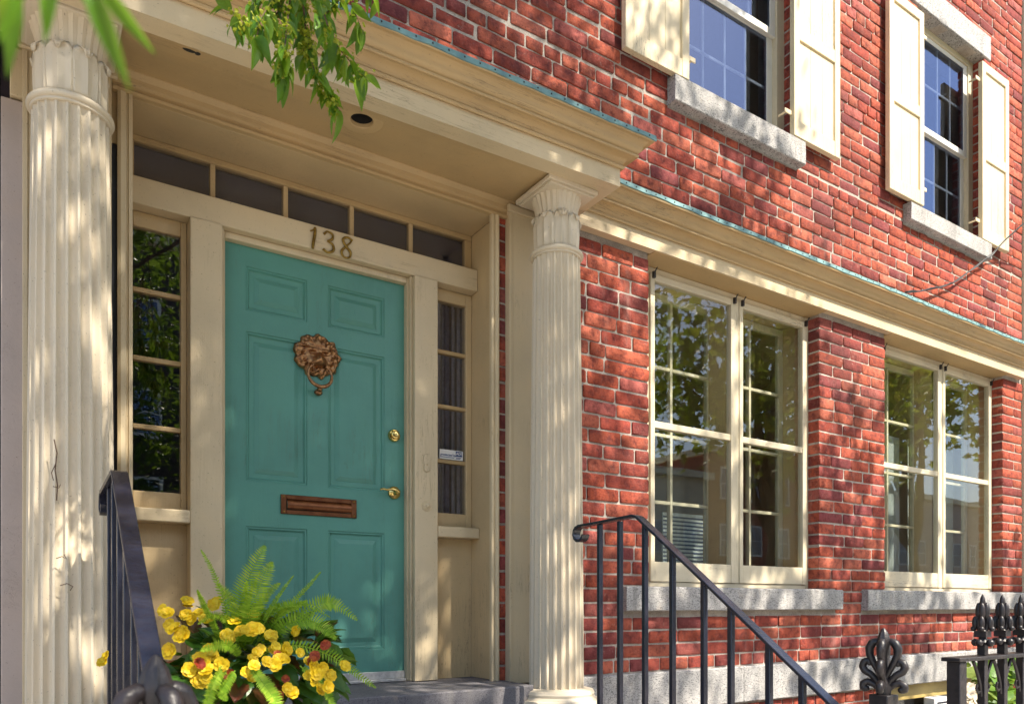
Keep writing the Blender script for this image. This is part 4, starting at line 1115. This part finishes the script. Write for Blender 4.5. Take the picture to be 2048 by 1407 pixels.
t1, top1 = tree('street_tree', (3.3, -6.0, -.02), 4.9, (2.0, -4.4, 8.4), (4.1, 2.0, 3.5), 115, 300, .112, M['leaf_tree'], 'tall street tree whose twigs hang down in front of the porch', 21, spread=.33,
                hole=lambda c: (c - Vector((.6, -1.4, 3.0))).cross(SUN).length < .6)  # opening shaped in the crown so sun reaches the hanging twigs
tree('maple_tree', (11.8, -5.6, -.02), 3.0, (11.6, -5.4, 5.9), (3.3, 2.1, 2.7), 50, 90, .17, M['leaf_maple'], 'maple tree on the pavement to the right of the house', 5, .16, .45, 'maple')
tree('maple_tree', (7.3, -4.7, -.02), 4.2, (6.5, -4.0, 6.7), (1.3, 1.0, .9), 14, 60, .13, M['leaf_maple'], 'small maple tree in front of the ground floor windows', 8, .07, .32, 'maple')
tree('maple_tree', (1.6, -18.8, -.14), 3.2, (1.5, -18.6, 7.4), (4.6, 2.2, 5.0), 70, 110, .2, M['leaf_tree'], 'maple tree opposite the front door', 15, .2, .45)

tree('maple_tree', (19.5, -7.2, -.02), 3.0, (19.3, -7.0, 8.2), (3.6, 2.4, 2.6), 44, 90, .2, M['leaf_maple'], 'second maple tree further along the pavement', 25, .2, .5, 'maple')
# hanging twigs of the street tree
def leaf_mesh(L, wd, fold, curl, seed):
    mb = MB(); rows = []; n = 9
    for i in range(n + 1):
        s = i / n; w_ = wd * (math.sin(math.pi * s ** .8) ** .85) * (1 - .25 * s) + .0004
        z = -curl * s * s * L
        rows.append([(s * L, -w_, z + fold * w_), (s * L, -w_ * .5, z + fold * w_ * .35), (s * L, 0, z), (s * L, w_ * .5, z + fold * w_ * .35), (s * L, w_, z + fold * w_)])
    mb.grid(rows); me = bpy.data.meshes.new('leaf'); me.from_pydata(mb.v, [], mb.f)
    me.polygons.foreach_set('use_smooth', [True] * len(me.polygons)); me.materials.append(M['leaf_hang']); return me
LM = [leaf_mesh(.060, .0125, .5, .25, 1), leaf_mesh(.068, .0140, .35, .5, 2), leaf_mesh(.050, .0115, .7, .1, 3)]
def orient(loc, axis, roll, s):
    ax = Vector(axis).normalized(); q = ax.to_track_quat('X', 'Z'); return Matrix.Translation(loc) @ q.to_matrix().to_4x4() @ Matrix.Rotation(roll, 4, 'X') @ Matrix.Scale(s, 4)
ql = random.Random(77)
def twig(parent, pts, r0, nleaf, size, fruit=0, spread=.9, start=.1):
    pts = [Vector(p) for p in pts]; fine = []
    for i in range(len(pts) - 1):
        for t in range(5): fine.append(pts[i].lerp(pts[i + 1], t / 5))
    fine.append(pts[-1]); m = len(fine)
    MB().tube(fine, [r0 * (1 - .8 * i / (m - 1)) for i in range(m)], 6).build('twig', M['twig'], parent, smooth=60)
    for k in range(nleaf):
        s = start + (1 - start) * (k + ql.random() * .6) / nleaf; f = min(s * (m - 1), m - 1.001); i = int(f); p = fine[i].lerp(fine[i + 1], f - i)
        tg = (fine[min(i + 1, m - 1)] - fine[max(i - 1, 0)]).normalized()
        sd = Vector((ql.gauss(0, 1), ql.gauss(0, 1), ql.gauss(0, .5))).normalized()
        ax = (tg * .55 + sd * spread + Vector((0, 0, -.65))).normalized()
        o = bpy.data.objects.new('leaf', LM[ql.randrange(3)]); col.objects.link(o); o.parent = parent
        o.matrix_local = orient(p, ax, ql.uniform(-1, 1), size * ql.uniform(.65, 1.25))
    if fruit:
        fruit *= 3; fb = MB()
        for k in range(fruit):
            f = ql.uniform(.1, .98) * (m - 1); i = int(f); p = fine[i] + Vector((ql.gauss(0, .011), ql.gauss(0, .011), ql.gauss(-.006, .011)))
            c = Vector((ql.gauss(0, 1), ql.gauss(0, 1), ql.gauss(0, 1))).normalized(); d = c.orthogonal().normalized(); e = c.cross(d); r = ql.uniform(.004, .0085)
            fb.fan([p + d * (r * math.cos(a * 1.047)) * .75 + e * (r * math.sin(a * 1.047)) + c * (.0015 if a % 2 else -.0015) for a in range(6)])
        o = fb.build('fruit_cluster', M['fruit'], parent); o['kind'] = 'stuff'
hb = MB(); limb = limb_path(top1 + Vector((0, 0, .3)), (.85, -1.42, 4.15), .5, 10, .06, 3); hb.tube(limb, [.06 * (1 - .75 * i / 10) for i in range(11)], 8)
limb2 = limb_path(limb[6], (.18, -2.42, 3.55), .1, 6, .03, 9); hb.tube(limb2, [.022 * (1 - .6 * i / 6) for i in range(7)], 6)
hbr = hb.build('hanging_branch', M['bark'], t1, smooth=60)
YB = -1.40
def tw(ps, r0, nl, fr, y0=YB, size=1.0, sp=.9):
    P_ = [Vector((.85, -1.42, 4.15)).lerp(at(*ps[0], y0), .55)] if False else []
    P_ += [at(x, y, y0 + .05 * math.sin(i * 2.1 + x)) for i, (x, y) in enumerate(ps)]
    twig(hbr, P_, r0, nl, size, fr, sp, .25)
ROOT = (600, -330)
tw([ROOT, (600, -60), (612, 70), (628, 140), (652, 185), (680, 222)], .0035, 36, 90)
tw([ROOT, (620, -60), (655, 50), (680, 100), (715, 140), (735, 160)], .003, 22, 30, YB - .06)
tw([ROOT, (575, -60), (560, 20), (525, 60), (480, 45), (455, 12)], .003, 26, 50, YB + .05)
tw([ROOT, (590, -80), (575, 40), (570, 95), (566, 130), (562, 150)], .003, 32, 90, YB - .1)
tw([ROOT, (610, -80), (640, 40), (662, 100), (686, 140), (715, 150)], .003, 30, 60, YB + .1)
tw([ROOT, (640, -90), (690, -20), (712, 30), (728, 70)], .0028, 16, 8, YB)
tw([ROOT, (600, -80), (605, 20), (610, 80), (605, 120)], .0028, 26, 80, YB + .04)
tw([ROOT, (580, -80), (545, 0), (520, 40), (512, 85)], .0028, 18, 30, YB - .03)
tw([ROOT, (650, -90), (680, 0), (640, 40)], .0025, 16, 30, YB + .02)
tw([ROOT, (560, -90), (520, -10), (500, 15)], .0025, 16, 10, YB + .02)
tw([ROOT, (670, -120), (730, -30), (760, 8)], .0025, 10, 0, YB + .02)
# the few leaves close to the camera
yn = -3.09
def near_leaf(x0, y0, x1, y1, y, s):
    a, b = at(x0, y0, y), at(x1, y1, y); o = bpy.data.objects.new('leaf', LM[ql.randrange(3)]); col.objects.link(o); o.parent = hbr
    ax = (b - a).normalized(); zz = (CAM - a).normalized(); zz = (zz - ax * zz.dot(ax)).normalized(); zz = (zz + ax.cross(zz) * ql.uniform(-.5, .5)).normalized()
    zz = (zz - ax * zz.dot(ax)).normalized(); yy = zz.cross(ax); k = (b - a).length / .06 * s
    o.matrix_local = Matrix(((ax.x, yy.x, zz.x, a.x), (ax.y, yy.y, zz.y, a.y), (ax.z, yy.z, zz.z, a.z), (0, 0, 0, 1))) @ Matrix.Diagonal((k, k * .62, k, 1))
near_leaf(172, -40, 242, 140, yn, .88); near_leaf(120, -90, 165, 10, yn + .04, .9); near_leaf(90, -70, 100, 70, yn + .02, 1.0); near_leaf(20, -40, 32, 100, yn + .03, 1.0)
near_leaf(200, -30, 290, 90, yn + .05, .9); near_leaf(60, -60, -10, 60, yn, 1.0); near_leaf(0, -40, 10, 40, yn - .01, .9)
a_ = at(120, -60, yn); twig(hbr, [limb2[-1], limb2[-1].lerp(a_, .5) + Vector((.02, 0, .05)), a_], .003, 8, .9, 0, .8, .2)

# ---------------------------------------------------------------- flowers on the landing
PC = Vector((.60, -1.00, 1.0))
pot = thing('flower_pot', (PC.x, PC.y, .976), 'round terracotta pot under the yellow begonias and fern', 'flower pot')
MB().lathe(PC.x, PC.y, [(.12, .977), (.14, 1.10), (.15, 1.16), (.165, 1.161), (.167, 1.20), (.15, 1.201), (.14, 1.17)], 40, None, False).build('pot', M['terracotta'], pot, smooth=40)
MB().lathe(PC.x, PC.y, [(.14, 1.172), (.02, 1.19)], 24, None, True).build('soil', M['soil'], pot)
beg = thing('begonia_plant', (PC.x, PC.y, 1.2), 'bushy begonia with yellow double blooms and dark leaves by the door', 'plant')
def beg_leaf_mesh(seed):
    q = random.Random(seed); mb = MB(); rows = []; L = .075
    for i in range(8):
        s = i / 7; wl = .034 * math.sin(math.pi * min(1, s * .93 + .07)) ** .7 * (1.15 - .5 * s); wr = wl * q.uniform(.7, .95)
        row = []
        for j in range(5):
            u = (j - 2) / 2; ww = (wl if u < 0 else wr) * u * (1 + (.10 if (i % 2 and abs(u) == 1) else 0)); row.append((s * L, ww, .35 * abs(ww) - .35 * s * s * L + q.uniform(-.0015, .0015)))
        rows.append(row)
    mb.grid(rows); me = bpy.data.meshes.new('leaf'); me.from_pydata(mb.v, [], mb.f); me.polygons.foreach_set('use_smooth', [True] * len(me.polygons)); me.materials.append(M['beg_leaf']); return me
BLM = [beg_leaf_mesh(s) for s in range(4)]
qb = random.Random(5)
def dome():
    while True:
        d = Vector((qb.gauss(0, 1), qb.gauss(0, 1), qb.gauss(.25, .8))).normalized()
        if d.z > -.95: return d
for k in range(230):
    d = dome(); r = qb.uniform(.55, 1.0); p = PC + Vector((d.x * .29 * r, d.y * .20 * r, .345 + d.z * .16 * r))
    o = bpy.data.objects.new('leaf', BLM[qb.randrange(4)]); col.objects.link(o); o.parent = beg
    o.matrix_local = Matrix.Translation(-beg.location) @ orient(p, d + Vector((qb.gauss(0, .4), qb.gauss(0, .4), qb.gauss(-.1, .3))), qb.uniform(-.6, .6), qb.uniform(.8, 1.4))
def bloom_mesh(seed, mat, npet=9, size=.030):
    q = random.Random(seed); mb = MB()
    for k in range(npet):
        ring = 0 if k < 5 else 1; a0 = k * 2 * math.pi / 5 + ring * .6 + q.uniform(-.2, .2) if k < 5 else k * 2 * math.pi / max(1, npet - 5) + q.uniform(-.2, .2)
        L = size * (1.0 if ring == 0 else .66) * q.uniform(.85, 1.12); lift = .25 if ring == 0 else .8; rows = []
        for i in range(6):
            s = i / 5; w_ = L * .62 * math.sin(math.pi * min(1, s * .72 + .12)) ** .8; row = []
            for j in range(6):
                u = (j - 2.5) / 2.5; x = s * L; y = u * w_; z = lift * x * (1 - .55 * s) + .25 * u * u * w_ + q.uniform(-.0008, .0008) + ring * .002
                row.append((x * math.cos(a0) - y * math.sin(a0), x * math.sin(a0) + y * math.cos(a0), z))
            rows.append(row)
        mb.grid(rows)
    me = bpy.data.meshes.new('bloom'); me.from_pydata(mb.v, [], mb.f); me.polygons.foreach_set('use_smooth', [True] * len(me.polygons)); me.materials.append(mat); return me
BLOOM = [bloom_mesh(s, M['petal']) for s in range(4)]; BO = [bloom_mesh(s + 9, M['petal_o'], 6, .018) for s in range(2)]
FL = [(335, 1225), (375, 1212), (350, 1255), (385, 1238), (362, 1272), (398, 1225), (430, 1208), (480, 1262), (505, 1258), (452, 1270), (400, 1318), (425, 1310), (412, 1338), (392, 1345),
      (445, 1328), (400, 1360), (425, 1368), (520, 1298), (550, 1292), (572, 1300), (508, 1330), (535, 1322), (505, 1352), (560, 1318), (618, 1322), (645, 1335), (628, 1358), (575, 1375), (660, 1350),
      (205, 1322), (212, 1310), (640, 1378), (655, 1372), (600, 1305), (540, 1270), (690, 1330), (470, 1240), (340, 1300), (505, 1230), (590, 1260)]
FL += [(x + qb.uniform(-16, 16), y + qb.uniform(-14, 14)) for x, y in FL[:28] if x > 300]
for k, (x, y) in enumerate(FL):
    Yp = PC.y - .32 + .26 * max(0, (1330 - y) / 130) + qb.uniform(-.02, .03) if k not in (29, 30) else PC.y - .02
    p = at(x, y, Yp); nrm = Vector((p.x - PC.x, (p.y - PC.y) - .28, .22)) + Vector((qb.gauss(0, .15), qb.gauss(0, .1), qb.gauss(0, .15)))
    o = bpy.data.objects.new('bloom', BLOOM[k % 4]); col.objects.link(o); o.parent = beg
    o.matrix_local = Matrix.Translation(p - beg.location) @ nrm.to_track_quat('Z', 'Y').to_matrix().to_4x4() @ Matrix.Rotation(qb.uniform(0, 6), 4, 'Z') @ Matrix.Scale(qb.uniform(.48, .76), 4)
for k in range(10):
    x, y = qb.uniform(390, 680), qb.uniform(1285, 1400); p = at(x, y, PC.y - .30 + qb.uniform(-.04, .04))
    o = bpy.data.objects.new('orange_bloom', BO[k % 2]); col.objects.link(o); o.parent = beg
    o.matrix_local = Matrix.Translation(p - beg.location) @ Vector((qb.gauss(0, .4), -1, .3)).to_track_quat('Z', 'Y').to_matrix().to_4x4() @ Matrix.Rotation(qb.uniform(0, 6), 4, 'Z') @ Matrix.Scale(qb.uniform(.6, 1.0), 4)
fern = thing('boston_fern', (PC.x, PC.y, 1.2), 'bright green fern with long arching fronds rising above the begonias', 'fern')
def frond(pts, wd, roll=0.0, seed=0):
    q = random.Random(seed); P_ = [Vector(p) for p in pts]; n = 44; sp = []
    for k in range(n):
        t = k / (n - 1) * (len(P_) - 1); i = min(int(t), len(P_) - 2); f = t - i
        p0, p1, p2, p3 = P_[max(i - 1, 0)], P_[i], P_[i + 1], P_[min(i + 2, len(P_) - 1)]
        sp.append(.5 * ((2 * p1) + (p2 - p0) * f + (2 * p0 - 5 * p1 + 4 * p2 - p3) * f * f + (3 * p1 - p0 - 3 * p2 + p3) * f ** 3))
    mb = MB(); mb.tube(sp, [.0022 * (1 - .8 * k / n) for k in range(n)], 5)
    view = Vector((0, -1, 0))
    for k in range(3, n):
        s = k / n; tg = (sp[min(k + 1, n - 1)] - sp[max(k - 1, 0)]).normalized()
        sd = tg.cross(view).normalized(); sd = (sd * math.cos(roll) + view * math.sin(roll)).normalized(); nn = sd.cross(tg)
        ll = wd * math.sin(math.pi * min(1, .12 + s * .9)) ** .65 * q.uniform(.85, 1.1)
        for u in (-1, 1):
            a = (sd * u + tg * .35 + nn * q.uniform(.1, .4)).normalized(); w_ = tg * (.0034 * (1.2 - .5 * s)); b = len(mb.v); c = sp[k]
            mb.v += [tuple(c - w_ * .6), tuple(c + a * ll * .45 - w_ * .9 + nn * .001), tuple(c + a * ll), tuple(c + a * ll * .5 + w_ * .9 + nn * .002), tuple(c + w_ * .7)]
            mb.f.append((b, b + 1, b + 2, b + 3, b + 4))
    mb.build('frond', M['fern'], fern, smooth=40)
def fr(pix, wd, y0=0.0, y1=-.05, roll=.2):
    m = len(pix) - 1; frond([at(x, y, PC.y - .12 + y0 + (y1 - y0) * i / m) for i, (x, y) in enumerate(pix)], wd, roll, len(fern.children) + 3)
fr([(470, 1290), (478, 1220), (500, 1150), (530, 1090)], .040)
fr([(490, 1290), (500, 1230), (520, 1170), (545, 1122)], .040, 0, -.12)
fr([(460, 1290), (455, 1230), (430, 1150), (402, 1098)], .018, 0, .08, 1.0)
fr([(450, 1300), (430, 1250), (410, 1210), (395, 1178)], .018, 0, -.06, .9)
fr([(500, 1290), (530, 1240), (560, 1190), (588, 1150)], .016, 0, -.1, 1.2)
fr([(510, 1290), (560, 1230), (610, 1180), (642, 1143)], .018, 0, .02, 1.1)
fr([(520, 1290), (580, 1240), (640, 1208), (672, 1210), (715, 1240)], .034, 0, -.1, .3)
fr([(520, 1300), (570, 1250), (620, 1240), (655, 1262), (670, 1280)], .036, 0, -.16, .3)
fr([(520, 1310), (590, 1290), (660, 1310), (710, 1345), (752, 1375)], .024, -.1, -.14, .2)
fr([(480, 1310), (460, 1290), (430, 1290), (400, 1300)], .022, -.12, -.25, .2)
fr([(500, 1330), (530, 1370), (550, 1400), (565, 1440)], .026, -.2, -.3, .2)
fr([(450, 1330), (430, 1360), (415, 1400), (405, 1440)], .024, -.2, -.3, .4)
fr([(470, 1340), (450, 1370), (440, 1385), (455, 1400)], .022, -.2, -.28, .4)
fr([(600, 1330), (640, 1370), (660, 1400), (670, 1440)], .022, -.1, -.2, .5)
fr([(520, 1280), (560, 1230), (590, 1215), (615, 1200)], .020, 0, -.08, .9)

for k in range(6):
    a = -1.0 + 2.1 * k / 5 + qb.uniform(-.1, .1); ln = qb.uniform(.18, .30); b0_ = at(490, 1300, PC.y - .08); sd = math.sin(a)
    frond([b0_, b0_ + Vector((sd * ln * .28, -.03, ln * .42)), b0_ + Vector((sd * ln * .62, -.08, ln * .75 * math.cos(a * .6))), b0_ + Vector((sd * ln * 1.0, -.14, ln * .95 * math.cos(a)))], qb.uniform(.018, .028), qb.uniform(.2, 1.0), 60 + k)
# shrub behind the fence
shb = thing('leafy_shrub', (5.0, -1.1, .0), 'sunlit green leafy shrub growing behind the iron fence', 'shrub')
qh = random.Random(9)
hm = beg_leaf_mesh(31).copy(); hm.materials.clear(); hm.materials.append(M['hosta'])
for k in range(230):
    p = at(qh.uniform(1935, 2120), qh.uniform(1330, 1500), qh.uniform(-1.15, -.75)); d = Vector((qh.gauss(0, .6), -.5 + qh.gauss(0, .5), qh.gauss(.1, .5)))
    if p.z < .05: continue
    o = bpy.data.objects.new('leaf', hm); col.objects.link(o); o.parent = shb; o.matrix_local = Matrix.Translation(-shb.location) @ orient(p, d, qh.uniform(-.7, .7), qh.uniform(1.2, 2.4))
stm = MB()
for k in range(12): x = 4.6 + k * .11; stm.tube([(x, -.95, .03), (x + qh.uniform(-.1, .1), -.95 + qh.uniform(-.1, .1), qh.uniform(.7, 1.0))], [.008, .004], 6)
stm.build('stems', M['twig'], shb)
PWm = bloom_mesh(40, M['petal_w'], 9, .04)
for k in range(16):
    p = at(qh.uniform(1925, 1952), qh.uniform(1372, 1407), -1.1 + qh.uniform(-.1, .1)); o = bpy.data.objects.new('bloom', PWm); col.objects.link(o); o.parent = shb
    o.matrix_local = Matrix.Translation(p - shb.location) @ Vector((qh.gauss(-.4, .4), -1, .5)).to_track_quat('Z', 'Y').to_matrix().to_4x4() @ Matrix.Scale(.8, 4)
